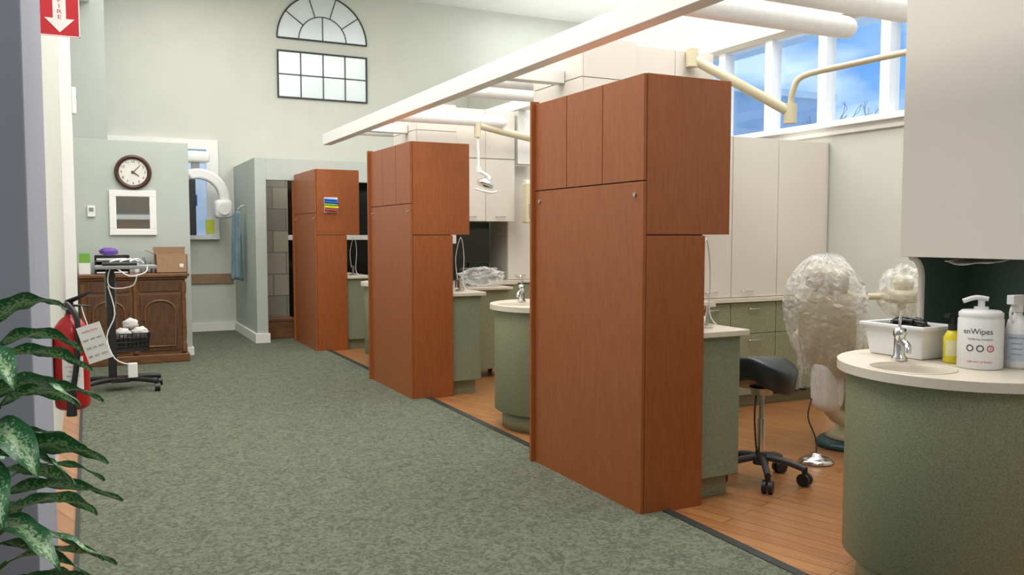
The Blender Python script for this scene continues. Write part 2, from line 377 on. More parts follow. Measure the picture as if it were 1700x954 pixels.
# ------------------------------------------------------------------ tall cherry cabinets
def cabinet():
    X=2.43; y0=3.42; y1=4.54
    t=thing('storage_cabinet',(2.7,3.98,0),"tall cherry-veneer divider cabinet with an overhanging upper box","cabinet",group="tall cherry divider cabinets")
    box('body',X+.02,2.813,y0,y1,0.0,1.397,M['cherry'],t,bevel=.002)
    box('upper_box',X+.02,2.97,y0,y1,1.403,2.185,M['cherry'],t,bevel=.002)
    box('core',X+.018,2.80,y0+.006,y1-.006,.02,2.16,M['cherrydk'],t,bevel=0)
    w=(y1-y0)/3
    for i in range(3):
        box('door',X,X+.018,y0+i*w+.003,y0+(i+1)*w-.003,1.668,2.183,M['cherry'],t,bevel=.0015)
    box('access_panel',X,X+.018,y0+.001,y1-.003,.0,1.662,M['cherry'],t,bevel=.0015)
    box('end_trim',X-.025,X+.03,y1,y1+.022,0,2.20,M['cherry'],t,bevel=.002)
    for yy in (y0+.07,y1-.06):
        MB().cyl((X-.008,yy,1.60),(X+.002,yy,1.60),.011,seg=14).make('screw_cap',M['steel'],t)
    return t
c1=cabinet(); clone(c1,(0,3.335,0)); c3=clone(c1,(0,6.67,0),label="tall cherry-veneer divider cabinet with colourful strips mounted on it")
def side_counter():
    t=thing('base_cabinet',(2.98,3.95,0),"speckled green base cabinet with a cream worktop beside the tall cabinet","cabinet",group="low green cabinets beside the tall ones")
    MB().box(2.816,3.10,3.47,4.5,.12,.865).make('body',M['greenside'],t,bevel=.003)
    MB().box(2.816,3.07,3.53,4.5,0,.12).make('plinth',M['green'],t)
    MB().box(2.816,3.14,3.44,4.52,.866,.9).make('worktop',M['counter'],t,bevel=.006)
    return t
s1=side_counter(); clone(s1,(0,3.335,0)); clone(s1,(0,6.67,0))

# ------------------------------------------------------------------ bay dividers
CX,CY=3.05,2.15
def hole_top(mb,outline,hc,hr,z0,z1,seg=40):
    hole=[(hc[0]+hr*cos(2*pi*i/seg),hc[1]+hr*sin(2*pi*i/seg)) for i in range(seg)]
    bm=bmesh.new(); ed=[]
    for loop in(outline,hole):
        vv=[bm.verts.new((x,y,0)) for x,y in loop]
        for i in range(len(vv)): ed.append(bm.edges.new((vv[i],vv[(i+1)%len(vv)])))
    bmesh.ops.triangle_fill(bm,edges=ed,use_beauty=True)
    bm.verts.index_update(); tri=[[v.index for v in f.verts] for f in bm.faces]; co=[v.co.copy() for v in bm.verts]; bm.free()
    mb.add([(c.x,c.y,z1) for c in co],tri); mb.add([(c.x,c.y,z0) for c in co],tri)
    for loop in(outline,hole):
        n=len(loop); mb.add([(x,y,z0) for x,y in loop]+[(x,y,z1) for x,y in loop],[(i,(i+1)%n,n+(i+1)%n,n+i) for i in range(n)])
    return mb
def sink_unit():
    t=thing('sink_cabinet',(CX,CY,0),"round speckled green sink cabinet with a cream rounded worktop","cabinet",group="round green sink cabinets")
    MB().lathe([(.42,.13),(.425,.135),(.425,.86)],(CX,CY,0),56).make('body',M['green'],t)
    MB().lathe([(.0,.0),(.37,0),(.37,.135),(.0,.135)],(CX,CY,0),48).make('plinth',M['green'],t)
    MB().box(3.478,4.18,1.76,2.55,.0,.862).make('base',M['green'],t,bevel=.002)
    out=[(CX+.46*cos(radians(a)),CY+.46*sin(radians(a))) for a in range(90,271,5)]+[(4.2,1.69),(4.2,2.61)]
    hole_top(MB(),out,(2.77,2.16),.145,.864,.9).make('worktop',M['counter'],t,bevel=.005)
    MB().lathe([(.158,.901),(.156,.904),(.146,.902),(.141,.88),(.13,.81),(.09,.755),(.02,.75),(.0,.75)],(2.77,2.16,0),40).make('basin',M['counter'],t,label="round cream wash basin")
    fx,fy=2.875,2.30
    f=thing('faucet',(fx,fy,.905),"chrome single-lever basin faucet on the round worktop","faucet",group="basin faucets")
    MB().lathe([(.0,0),(.032,0),(.03,.012),(.022,.02),(.021,.09),(.026,.1),(.024,.125),(.0,.13)],(fx,fy,.905),20).make('body',M['chrome'],f)
    MB().tube([(fx,fy,.975),(fx-.04,fy-.05,.985),(fx-.075,fy-.095,.975),(fx-.085,fy-.105,.95)],.013,12).make('spout',M['chrome'],f)
    MB().tube([(fx,fy,1.02),(fx+.005,fy+.005,1.06),(fx-.02,fy-.02,1.10)],.006,8).make('lever',M['chrome'],f)
    return t,f
su,fa=sink_unit()
for k in(1,2):
    clone(su,(0,3.28*k,0)); clone(fa,(0,3.28*k,0))
def tower(dy,seams):
    t=thing('wall_cabinet',(3.6,2.1+dy,1.31),"tall off-white laminate upper cabinet over the sink","cabinet",group="off-white upper cabinets")
    mk=lambda mb,n,m,b=0: mb.xform(lambda v:v+Vector((0,dy,0))).make(n,m,t,bevel=b)
    mk(MB().box(3.066,3.5,1.766,2.45,1.31,2.74),'end_box',M['offwhite'],.002)
    mk(MB().box(3.5,4.2,1.78,2.45,1.55,2.74),'body',M['offwhite'],.002)
    for z0,z1 in seams:
        mk(MB().box(3.05,3.064,1.75,2.45,z0,z1),'side_panel',M['offwhite'],.0015)
        mk(MB().box(3.066,3.5,1.75,1.764,z0,z1),'front_panel',M['offwhite'],.0015)
    for x0,x1 in((3.505,3.848),(3.852,4.2)):
        mk(MB().box(x0,x1,1.762,1.778,1.55,2.215),'door',M['offwhite'],.0015)
        hx=(x0+x1)/2
        mk(MB().tube([(hx-.05,1.762,1.60),(hx-.045,1.74,1.60),(hx+.045,1.74,1.60),(hx+.05,1.762,1.60)],.005,8),'handle',M['steel'])
        mk(MB().box(x0,x1,1.762,1.778,2.226,2.74),'upper_panel',M['offwhite'],.0015)
    mk(MB().box(3.42,3.455,1.76,2.45,.902,1.308),'side_splash',M['dkgreen'])
    mk(MB().box(3.46,4.2,2.42,2.45,.902,1.548),'back_splash',M['dkgreen'])
    pts=[(3.17,2.42,.91)]+[(3.17-.07*(1-cos(radians(a))) ,2.42,1.22+.088*sin(radians(a))) for a in range(0,91,15)]+[(3.42,2.42,1.308),(3.42,2.42,.91)]
    mk(MB().poly3(pts,(0,.028,0)),'niche_panel',M['dkgreen'])
    mk(MB().tube([(p[0]-.002,p[1]+.014,p[2]) for p in pts[:8]],.0145,8,0),'panel_edge',M['offwhite'])
    return t
tower(0,[(1.31,2.76)]); tower(3.28,[(1.31,2.22),(2.226,2.48),(2.486,2.76)]); tower(6.56,[(1.31,2.22),(2.226,2.48),(2.486,2.76)])
def tall():
    t=thing('storage_cabinet',(4.93,5.5,0),"full-height cabinet with white upper doors and green lower drawers","cabinet",group="white storage cabinets against the window wall")
    MB().box(4.215,5.64,5.262,5.78,.9,2.18).make('body',M['offwhite'],t,bevel=.002)
    MB().box(4.215,5.64,5.262,5.78,.10,.86).make('lower_body',M['green'],t)
    MB().box(4.215,5.64,5.31,5.78,0,.10).make('plinth',M['green'],t)
    MB().box(4.205,5.64,5.215,5.78,.862,.898).make('worktop',M['counter'],t,bevel=.004)
    xs=[4.215,4.58,5.06,5.60]
    for a,b in zip(xs,xs[1:]):
        MB().box(a+.003,b-.003,5.243,5.26,.903,2.178).make('door',M['offwhite'],t,bevel=.0015)
        hx=(a+b)/2
        for j,(z0,z1) in enumerate(((.105,.60),(.605,.855))):
            MB().box(a+.003,b-.003,5.243,5.26,z0,z1).make('drawer',M['green'],t,bevel=.0015)
            MB().tube([(hx-.05,5.243,z1-.05),(hx-.045,5.222,z1-.05),(hx+.045,5.222,z1-.05),(hx+.05,5.243,z1-.05)],.005,8).make('handle',M['chrome'],t)
        hx=a+.16
        MB().tube([(hx-.05,5.243,.95),(hx-.045,5.222,.95),(hx+.045,5.222,.95),(hx+.05,5.243,.95)],.005,8).make('handle',M['chrome'],t)
    return t
ta=tall(); clone(ta,(0,3.28,0))

# ------------------------------------------------------------------ pergola beams
MB().box(2.5,2.60,.8,9.95,2.455,2.58).make('trim_7',M['white'],bevel=.004,label="long white overhead beam along the bays",category="trim",**ST)
for i,y in enumerate((1.2,5.3,8.58)):
    box('trim_%d'%(8+i),2.60,3.045 if i else 5.65,y-.05,y+.05,2.47,2.56,M['white'],bevel=.003,label="short white cross beam joining the cabinets",category="trim",**ST)
box('trim_11',4.22,4.34,2.6,9.95,2.765,2.87,M['white'],bevel=.003,label="inner white overhead beam above the upper cabinets",category="trim",**ST)
def tube_light():
    y=3.52; z=2.575
    t=thing('ceiling_light',(3.25,y,z),"long white tubular light fixture mounted to the overhead beam","light fixture",group="white tubular light fixtures")
    mb=MB(); prof=[(0,.0),(.035,.005),(.055,.03),(.062,.07),(.062,1.23),(.055,1.27),(.035,1.295),(0,1.3)]
    mb.lathe(prof,(0,0,0),24); mb.xform(lambda v: Vector((2.64+v.z,y+v.x,z+v.y)))
    mb.make('lamp_tube',M['lampglow'],t)
    MB().box(2.602,2.72,y-.03,y+.03,z-.055,z+.02).make('bracket',M['white'],t,bevel=.004)
    return t
tl=tube_light()
for y in (3.12,5.85,6.35,8.0,9.3): clone(tl,(0,y-3.52,0))
t=thing('ceiling_sensor',(2.9,5.27,2.57),"small white sensor box on the cross beam","sensor")
MB().box(2.80,2.90,5.26,5.32,2.561,2.70).make('body',M['whiteplastic'],t,bevel=.01)
MB().ell((2.85,5.255,2.62),(.025,.015,.025)).make('lens',M['whiteplastic'],t)

# ------------------------------------------------------------------ dental arms
t=thing('dental_light_arm',(3.97,5.0,2.5),"beige jointed ceiling-height arm for a dental light","dental arm")
MB().tube([(3.97,5.0,2.68),(4.54,4.6,2.28)],.036,16,0).make('lower_arm',M['beige'],t)
MB().cyl((3.97,5.0,2.62),(3.97,5.0,2.75),.045,seg=20).make('shoulder_joint',M['beige'],t)
MB().cyl((4.54,4.6,2.20),(4.54,4.6,2.34),.045,seg=20).make('elbow_joint',M['beige'],t)
MB().tube([(4.54,4.6,2.30),(4.53,4.57,2.42),(4.55,4.5,2.52),(4.68,4.25,2.56),(4.85,3.9,2.6),(5.0,3.6,2.63)],.022,12).make('upper_arm',M['beige'],t)
t=thing('dental_light_arm',(4.35,8.2,2.3),"beige arm holding a dental operating lamp above the chair","dental arm")
MB().tube([(4.45,8.15,2.42),(4.0,8.05,2.47),(3.62,7.98,2.52)],.04,14).make('upper_arm',M['beige'],t)
MB().cyl((3.6,7.98,2.40),(3.6,7.98,2.56),.035).make('joint',M['beige'],t)
MB().tube([(3.6,7.98,2.42),(3.61,7.98,2.2),(3.61,7.98,2.08)],.014,10).cyl((3.61,7.98,2.04),(3.61,7.98,2.10),.03).make('drop_arm',M['whiteplastic'],t)
MB().tube([(3.61,7.98,2.06),(3.72,7.96,2.0),(3.70,7.95,1.95)],.018,10).make('yoke',M['whiteplastic'],t)
Rl=Matrix.Rotation(radians(22),3,'Y'); pl=Vector((3.66,7.93,1.91))
MB().lathe([(0,.07),(.04,.065),(.085,.03),(.09,0),(.08,-.01),(0,-.02)],(0,0,0),24).xform(lambda v:Rl@v+pl).make('lamp_head',M['chrome'],t)
MB().tube([(3.54,7.9,1.87),(3.66,7.80,1.83),(3.78,7.9,1.85)],.01,8).make('lamp_handle',M['whiteplastic'],t)
t=thing('junction_box',(4.33,8.2,1.5),"beige equipment box with vents on a slim white post","dental equipment")
MB().box(4.28,4.42,8.202,8.28,1.55,2.0).make('post',M['white'],t,bevel=.004)
MB().box(4.22,4.40,8.08,8.2,1.53,1.96).make('body',M['beige'],t,bevel=.012)
for i in range(5): MB().box(4.25,4.37,8.07,8.082,1.60+i*.03,1.61+i*.03).make('vent',M['greyplastic'],t)
box('trim_14',4.24,4.46,8.32,8.5,2.18,2.764,M['white'],label="white support post beside the upper cabinets",category="trim",**ST)

# ------------------------------------------------------------------ saddle stool
def stool(cx,cy):
    t=thing('saddle_stool',(cx,cy,0),"dark vinyl saddle stool with chrome column and wheeled base","stool")
    nu,nv=18,18; vs=[]; fs=[]
    for j in range(nv+1):
        for i in range(nu+1):
            u=-1+2*i/nu; v=-1+2*j/nv
            a=u*sqrt(max(0,1-v*v/2)); b=v*sqrt(max(0,1-u*u/2))
            x=a*(.18+.02*b); y=b*.19
            z=.715+.045*b*b*(1 if b>0 else -.2)-.05*abs(a)**2.2*(1-.25*b)-.045*(a*a+b*b)**2
            vs.append((x,y,z))
    n=len(vs); bot=[(x*.86,y*.86,z-.09-.10*(1-(x/.21)**2)*(1-(y/.22)**2)) for x,y,z in vs]
    g=lambda i,j:j*(nu+1)+i
    for j in range(nv):
        for i in range(nu):
            fs.append((g(i,j),g(i+1,j),g(i+1,j+1),g(i,j+1))); fs.append((n+g(i,j),n+g(i,j+1),n+g(i+1,j+1),n+g(i+1,j)))
    rim=[g(i,0) for i in range(nu)]+[g(nu,j) for j in range(nv)]+[g(i,nv) for i in range(nu,0,-1)]+[g(0,j) for j in range(nv,0,-1)]
    for k in range(len(rim)):
        a,b=rim[k],rim[(k+1)%len(rim)]; fs.append((a,b,n+b,n+a))
    mb=MB().add(vs+bot,fs,True); R=Matrix.Rotation(radians(100),3,'Z')
    mb.xform(lambda v:R@v+Vector((cx+.02,cy-.01,0))); mb.make('seat',M['vinyl'],t,subsurf=1)
    MB().cyl((cx,cy,.14),(cx,cy,.36),.022).make('column_sleeve',M['chrome'],t)
    MB().cyl((cx,cy,.36),(cx,cy,.53),.014).cyl((cx,cy,.50),(cx,cy,.54),.06,.07).make('gas_column',M['steel'],t)
    MB().tube([(cx,cy,.51),(cx+.1,cy-.06,.51),(cx+.2,cy-.1,.53)],.006,8).ell((cx+.21,cy-.105,.532),(.03,.015,.012)).make('lever',M['black'],t)
    MB().tube([(cx-.02,cy+.02,.52),(cx-.07,cy-.02,.40),(cx-.06,cy-.02,.25),(cx-.03,cy,.17)],.005,8).make('cable',M['black'],t)
    b=MB().cyl((cx,cy,.10),(cx,cy,.17),.045,.035)
    for k in range(5):
        a=2*pi*k/5+.35; b.tube([(cx+.03*cos(a),cy+.03*sin(a),.14),(cx+.14*cos(a),cy+.14*sin(a),.125),(cx+.24*cos(a),cy+.24*sin(a),.095)],.019,10)
    b.make('star_base',M['dkplastic'],t)
    for k in range(5):
        a=2*pi*k/5+.35; x=cx+.24*cos(a); y=cy+.24*sin(a); d=Vector((cos(a+1.2),sin(a+1.2),0))
        p=Vector((x,y,.036))
        MB().cyl(p-d*.028,p-d*.006,.036,seg=18).cyl(p+d*.006,p+d*.028,.036,seg=18).cyl(p+Vector((0,0,.01)),p+Vector((0,0,.07)),.016,seg=10).make('caster',M['black'],t)
    return t
stool(3.40,3.62)

# ------------------------------------------------------------------ dental chair with plastic cover
def rbox(c,s,p=4,nu=24,nv=14):
    mb=MB()
    def sp(t): return math.copysign(abs(t)**(2/p),t)
    vs=[]
    for j in range(nv+1):
        ph=-pi/2+pi*j/nv
        for i in range(nu):
            t=2*pi*i/nu
            vs.append((c[0]+s[0]*sp(cos(ph))*sp(cos(t)),c[1]+s[1]*sp(cos(ph))*sp(sin(t)),c[2]+s[2]*sp(sin(ph))))
    fs=[(j*nu+i,j*nu+(i+1)%nu,(j+1)*nu+(i+1)%nu,(j+1)*nu+i) for j in range(nv) for i in range(nu)]
    return mb.add(vs,fs,True)
cx,cy=4.28,3.98
t=thing('dental_chair',(cx,cy,0),"cream upholstered dental chair with its back draped in clear plastic","dental chair")
R=Matrix.Rotation(radians(-8),3,'Y')@Matrix.Rotation(radians(7),3,'X')
def lean(v):
    p=v-Vector((cx,cy,.6)); return R@p+Vector((cx,cy,.6))
rbox((cx,cy,.80),(.07,.22,.30),3.0).xform(lean).make('backrest',M['upholstery'],t)
rbox((cx-.005,cy,1.125),(.065,.16,.10),2.8).xform(lean).make('headrest',M['upholstery'],t)
MB().cyl((cx,cy,1.0),(cx,cy,1.14),.02).xform(lean).make('headrest_post',M['steel'],t)
rbox((cx+.38,cy,.54),(.42,.23,.07),4).make('seat',M['upholstery'],t)
rbox((cx+1.0,cy,.50),(.26,.2,.06),4).make('legrest',M['upholstery'],t)
for s in(-1,1):
    MB().tube([(cx+.1,cy+s*.26,.52),(cx+.02,cy+s*.29,.66),(cx+.1,cy+s*.30,.75),(cx+.35,cy+s*.30,.76)],.028,12).make('armrest',M['upholstery'],t)
rbox((cx+.02,cy,.42),(.09,.09,.17),3.5).make('back_housing',M['whiteplastic'],t)
MB().tube([(cx+.02,cy,.30),(cx+.1,cy,.22),(cx+.25,cy,.15)],.05,14).make('lift_arm',M['beige'],t)
MB().lathe([(0,.47),(.13,.47),(.14,.4),(.12,.15),(.16,.08),(.2,.052),(0,.052)],(cx+.3,cy,0),28).make('pedestal',M['beige'],t)
MB().lathe([(0,0),(.22,0),(.23,.02),(.21,.045),(0,.05)],(cx+.30,cy,0),36,sx=1.3).make('base_plate',M['teal'],t)
def ridge(x,y,z): return 1-2*abs(noise.noise(Vector((x,y,z))))
random.seed(11)
mb=MB(); nu,nv=54,40; vs=[]
prof=[(0,.02),(.02,.34),(.05,.50),(.10,.66),(.18,.86),(.28,1.0),(.42,1.04),(.55,.98),(.68,.86),(.80,.72),(.9,.64),(1.0,.68)]
def pr(s):
    for (a,b),(c,d) in zip(prof,prof[1:]):
        if s<=c: return b+(d-b)*(s-a)/(c-a)
    return prof[-1][1]
rag=[random.uniform(-.06,.14) for _ in range(nu)]
for j in range(nv+1):
    s=j/nv; r0=pr(s)
    for i in range(nu):
        a=2*pi*i/nu+random.uniform(-.035,.035)*(s>.04); ca,sa=cos(a),sin(a)
        z=1.29-(.80+rag[i]*s**3)*s+random.uniform(-.006,.006)
        k=1+.15*noise.noise(Vector((ca*1.8,sa*1.8,z*2.5+3)))+.10*ridge(ca*3+1.3*sa,sa*3,z*3)-.05+random.uniform(-.03,.03)+.06*sin(a*8+z*4)*s
        vs.append(Vector((cx+.17*r0*ca*k-.01,cy+.29*r0*sa*k,z+.03*noise.noise(Vector((ca*3,sa*3,2))))))
fs=[]
for j in range(nv):
    for i in range(nu):
        q=(j*nu+i,j*nu+(i+1)%nu,(j+1)*nu+(i+1)%nu,(j+1)*nu+i)
        if random.random()<.5: fs+=[(q[0],q[1],q[2]),(q[0],q[2],q[3])]
        else: fs+=[(q[0],q[1],q[3]),(q[1],q[2],q[3])]
mb.add(vs,fs,False)
mb.xform(lean)
mb.make('plastic_chair_cover',M['plastic'],label="crinkled clear plastic cover draped over the dental chair back",category="plastic cover")
t=thing('foot_control',(3.98,3.76,0),"round chrome foot control on the floor","foot pedal")
MB().lathe([(0,0),(.10,0),(.105,.012),(.08,.03),(.035,.042),(.03,.06),(0,.062)],(3.98,3.76,0),28).make('body',M['chrome'],t)
MB().tube([(4.02,3.80,.03),(4.06,3.84,.12),(4.05,3.9,.25),(4.10,3.92,.36)],.005,6).make('cable',M['black'],t)
DX,DY=5.36,4.28
t=thing('delivery_unit',(DX,DY,0),"beige dental delivery unit on an arm, covered in plastic film","dental equipment")
rbox((DX,DY,.95),(.11,.11,.05),4).make('tray_head',M['upholstery'],t)
rbox((DX,DY,1.04),(.07,.07,.07),3).make('instrument_head',M['upholstery'],t)
MB().cyl((DX,DY,0.05),(DX,DY,.94),.03).cyl((DX,DY,0),(DX,DY,.05),.09).make('post',M['beige'],t)
MB().tube([(DX-.05,DY+.03,.95),(DX-.2,DY+.08,.95),(DX-.38,DY+.14,.96),(DX-.48,DY+.16,1.05)],.025,12).make('arm',M['beige'],t)
random.seed(4)
MB().ell((DX,DY,1.00),(.16,.16,.20),34,22,lambda p:.22*noise.noise(p*2)+.09*ridge(p.x*3,p.y*3,p.z*3)-.18*max(0,p.z)+random.uniform(-.03,.03),smooth=False).make('plastic_cover',M['plastic'],t,label="crinkled clear plastic film")

# ------------------------------------------------------------------ hoses on bay counter
t=thing('handpiece_holder',(3.0,3.62,.9),"small chrome handpiece holder with hanging hoses on the worktop","dental instrument",group="handpiece holders")
MB().cyl((2.99,3.62,.902),(2.99,3.62,.915),.04).cyl((2.99,3.62,.91),(2.99,3.62,1.02),.012).make('stand',M['chrome'],t)
MB().tube([(2.97,3.62,1.0),(2.96,3.64,1.2),(3.02,3.66,1.38),(3.05,3.66,1.2),(3.03,3.64,.98),(3.05,3.6,.91)],.004,6).make('hose',M['whiteplastic'],t)
clone(t,(-.03,3.335,0)); clone(t,(-.04,6.7,0))
t=thing('cup',(2.90,3.56,.9),"small white cup on the worktop","cup")
MB().lathe([(0,0),(.022,0),(.03,.07),(.027,.07),(.02,.005),(0,.005)],(2.90,3.56,.901),20).make('body',M['whiteplastic'],t)

# ------------------------------------------------------------------ items on near sink worktop
Z=.901
t=thing('plastic_tub',(3.03,2.39,Z),"white rectangular plastic tub full of black cables","tub")
x0,x1,y0,y1=2.945,3.135,2.25,2.54
f=MB()
def ring(a,z): return [(x0+a,y0+a,z),(x1-a,y0+a,z),(x1-a,y1-a,z),(x0+a,y1-a,z)]
L_=[ring(.02,Z+.001),ring(.004,Z+.12),ring(-.012,Z+.12),ring(-.012,Z+.135),ring(.008,Z+.135),ring(.03,Z+.012)]
vs=[p for r in L_ for p in r]; fs=[(0,1,2,3),(20,21,22,23)]
for j in range(5):
    for i in range(4): fs.append((j*4+i,j*4+(i+1)%4,(j+1)*4+(i+1)%4,(j+1)*4+i))
f.add(vs,fs).make('body',M['whiteplastic'],t,bevel=.004)
f=MB(); random.seed(3)
for k in range(5):
    pts=[(random.uniform(x0+.04,x1-.04),random.uniform(y0+.04,y1-.04),Z+random.uniform(.09,.15)) for _ in range(8)]
    f.tube(pts,.007,7)
f.make('cable',M['black'],label="tangled black cables lying in the tub",category="cable",kind="stuff")
def bottle(name,c,prof,m,lab,cat):
    t=thing(name,c,lab,cat); MB().lathe(prof,c,28).make('body',m,t); return t
c=(3.02,2.175,Z)
t=bottle('soap_bottle',c,[(0,0),(.03,0),(.033,.01),(.033,.10),(.02,.125),(.012,.13),(.012,.14),(0,.14)],M['yellow'],"yellow hand soap bottle with a black pump","bottle")
MB().cyl((c[0],c[1],c[2]+.14),(c[0],c[1],c[2]+.180),.008).box(c[0]-.04,c[0]+.012,c[1]-.011,c[1]+.011,c[2]+.178,c[2]+.194).cyl((c[0],c[1],c[2]+.128),(c[0],c[1],c[2]+.152),.018).make('pump',M['black'],t)
phi=atan2(-c[1],-c[0])
def conf(c,r,z,phi=phi): return lambda v:(c[0]+r*cos(phi+v.x/r),c[1]+r*sin(phi+v.x/r),c[2]+z+v.y)
MB().lathe([(.0335,.03),(.0335,.09)],c,10,ang=(phi-.8,phi+.8)).make('paper_label',mat('pale_label',(.8,.78,.45)),t)
c=(3.005,2.05,Z)
t=bottle('wipes_canister',c,[(0,0),(.074,0),(.078,.006),(.078,.185),(.074,.19),(.076,.195),(.076,.208),(.066,.217),(.0,.222)],M['whiteplastic'],"large white disinfectant wipes canister with a pump top","canister")
MB().cyl((c[0],c[1],c[2]+.22),(c[0],c[1],c[2]+.255),.012).tube([(c[0]+.01,c[1]-.02,c[2]+.26),(c[0]-.02,c[1]+.01,c[2]+.265),(c[0]-.05,c[1]+.04,c[2]+.25)],.009,10).cyl((c[0],c[1],c[2]+.216),(c[0],c[1],c[2]+.23),.025).make('pump',M['whiteplastic'],t)
ph=atan2(-c[1],-c[0])
text('printed_text','enWipes',.029,M['ink'],t,conf(c,.0787,.142,ph-.12))
for i,s in enumerate(('Disinfecting Towelettes','KEEP OUT OF REACH')):
    text('printed_text',s,.009,M['redink'] if i else M['ink'],t,conf(c,.0787,.114-.085*i,ph))
for i,(dx,mm) in enumerate(((-.035,'ink'),(.0,'ink'),(.035,'redink'))):
    MB().torus((0,0,0),.011,.0018,'y',20,6).xform(lambda v,dx=dx:Vector(conf(c,.0787,.08,ph)(Vector((v.x+dx,v.z,0))))).make('printed_mark',M[mm],t)
text('printed_text','3',.018,M['redink'],t,conf(c,.0787,.08,ph+.035/.0787))
c=(3.125,1.985,Z)
t=bottle('spray_bottle',c,[(0,0),(.039,0),(.042,.01),(.042,.14),(.033,.18),(.016,.20),(.015,.22),(0,.22)],M['whiteplastic'],"white trigger spray bottle with a pale label","bottle")
MB().cyl((c[0],c[1],c[2]+.21),(c[0],c[1],c[2]+.24),.018).box(c[0]-.05,c[0]+.03,c[1]-.014,c[1]+.014,c[2]+.24,c[2]+.275).tube([(c[0]-.03,c[1],c[2]+.245),(c[0]-.045,c[1],c[2]+.21),(c[0]-.04,c[1],c[2]+.18)],.006,8).make('trigger',M['whiteplastic'],t,bevel=.004)
MB().lathe([(.0426,.03),(.0426,.13)],c,12,ang=(atan2(-c[1],-c[0])-1,atan2(-c[1],-c[0])+1)).make('paper_label',mat('pale_blue_label',(.55,.62,.72)),t)
ph=atan2(-c[1],-c[0])
for i in range(4): text('printed_text','DISINFECTANT' if i==0 else 'surface spray',.009 if i==0 else .007,M['ink'],t,conf(c,.043,.115-.02*i,ph))
# paper towels tucked under cabinet
for k,(y0,w,d) in enumerate(((2.06,.22,.028),)):
    vs=[]; n=10
    for j in range(5):
        for i in range(n+1):
            u=i/n; vs.append((3.10+.035*j,y0+w*u+.01*j,1.302-d*(.25+.75*u if u<.8 else .25+.75*(1-u)*3.5)*(1-j/5)-.002*sin(i*1.3+j)))
    MB().add(vs,[(j*(n+1)+i,j*(n+1)+i+1,(j+1)*(n+1)+i+1,(j+1)*(n+1)+i) for j in range(4) for i in range(n)],True).make('paper_towel',M['paper'],solid=.003,label="white paper towel tucked under the wall cabinet",category="paper towel")

# ------------------------------------------------------------------ bay two: monitor, keyboard, cart
t=thing('computer_monitor',(3.78,8.5,.9),"black flat computer monitor on the bay worktop","monitor")
MB().box(3.50,3.96,8.45,8.48,1.10,1.48).make('screen_housing',M['black'],t,bevel=.006)
MB().box(3.515,3.945,8.446,8.45,1.12,1.465).make('screen',M['blackgloss'],t)
MB().cyl((3.73,8.5,.915),(3.73,8.5,1.2),.02).box(3.62,3.84,8.42,8.6,.903,.915).make('stand',M['black'],t)
t=thing('equipment_cart',(3.5,7.7,0),"green and cream dental equipment cart","cart")
MB().box(3.32,3.72,7.52,7.9,.08,.86).make('body',M['green'],t,bevel=.004)
MB().box(3.26,3.76,7.48,7.92,.862,.89).make('worktop',M['counter'],t,bevel=.006)
for x in(3.36,3.68):
    for y in(7.56,7.86): MB().cyl((x-.015,y,.035),(x+.015,y,.035),.035).box(x-.01,x+.01,y-.01,y+.01,.035,.085).make('caster',M['black'],t)
t=thing('keyboard',(3.55,7.82,.95),"dark computer keyboard on a small raised rest","keyboard")
MB().box(3.36,3.70,7.76,7.90,1.04,1.06).make('case',M['black'],t,bevel=.004)
f=MB()
for i in range(14):
    for j in range(5): f.box(3.37+i*.0235,3.39+i*.0235,7.77+j*.025,7.79+j*.025,1.06,1.067)
f.make('keys',M['greyplastic'],t,kind="stuff")
MB().box(3.42,3.64,7.79,7.87,.891,1.04).make('stand',M['greyplastic'],t,bevel=.003)
random.seed(9)
MB().ell((3.48,7.62,.992),(.23,.11,.09),40,24,lambda p:.32*noise.noise(p*3)+.1*ridge(p.x*4,p.y*4,p.z*4)-.1+random.uniform(-.05,.05),smooth=False).make('plastic_bag',M['plastic'],label="crumpled clear plastic bag on the equipment cart",category="plastic bag")
t=thing('supply_hose',(3.2,7.6,0),"looped dark hoses hanging beside the cart","hose")
for k in range(3):
    MB().tube([(3.24-.0*k,7.60+.05*k,.98),(3.21-.02*k,7.58,.6),(3.16+.02*k,7.6+.04*k,.2),(3.20,7.66+.04*k,.01)],.007,7).make('hose',M['black'],t)

# strips on third cabinet
t=thing('strip_rack',(2.63,10.06,1.67),"rack of blue, green, yellow and red strips on the cabinet","rack")
MB().box(2.54,2.70,10.075,10.0895,1.67,1.85).make('back_plate',M['whiteplastic'],t)
for i,(mm,z) in enumerate((('blue',1.825),('blue',1.797),('lgreen',1.767),('yellow',1.737),('red',1.70))):
    MB().cyl((2.54,10.06,z),(2.69+.015*(i%2),10.06,z-.01),.014,seg=12).make('strip',M[mm],t)

# ------------------------------------------------------------------ fireplace nook
t=thing('fireplace',(2.9,12.5,0),"fireplace with grey stone tiles, black surround and white mantel","fireplace")
MB().box(2.08,2.50,11.95,12.90,0,2.32).make('stone_column',M['stone'],t)
MB().box(2.51,5.6,12.45,12.90,0,2.32).make('black_surround',M['blackgloss'],t)
MB().box(2.51,5.6,12.2,12.44,1.33,1.40).make('mantel',M['white'],t,bevel=.005)
MB().box(2.70,2.88,12.36,12.44,0,1.0).make('white_post',M['white'],t,bevel=.004)
for x,z in((2.56,1.58),(2.70,1.68)): MB().cyl((x,12.41,z),(x,12.45,z),.03).make('knob',M['whiteplastic'],t)
MB().box(2.51,5.6,11.75,12.35,.01,.045).make('hearth',M['hearth'],t,bevel=.005)
t=thing('wooden_box',(2.3,11.7,.0),"small brown wooden storage box beside the hearth","box")
MB().box(2.12,2.48,11.55,11.9,.01,.24).make('body',M['oak'],t,bevel=.004)
MB().box(2.11,2.49,11.54,11.91,.242,.28).make('lid',M['oak'],t,bevel=.005)

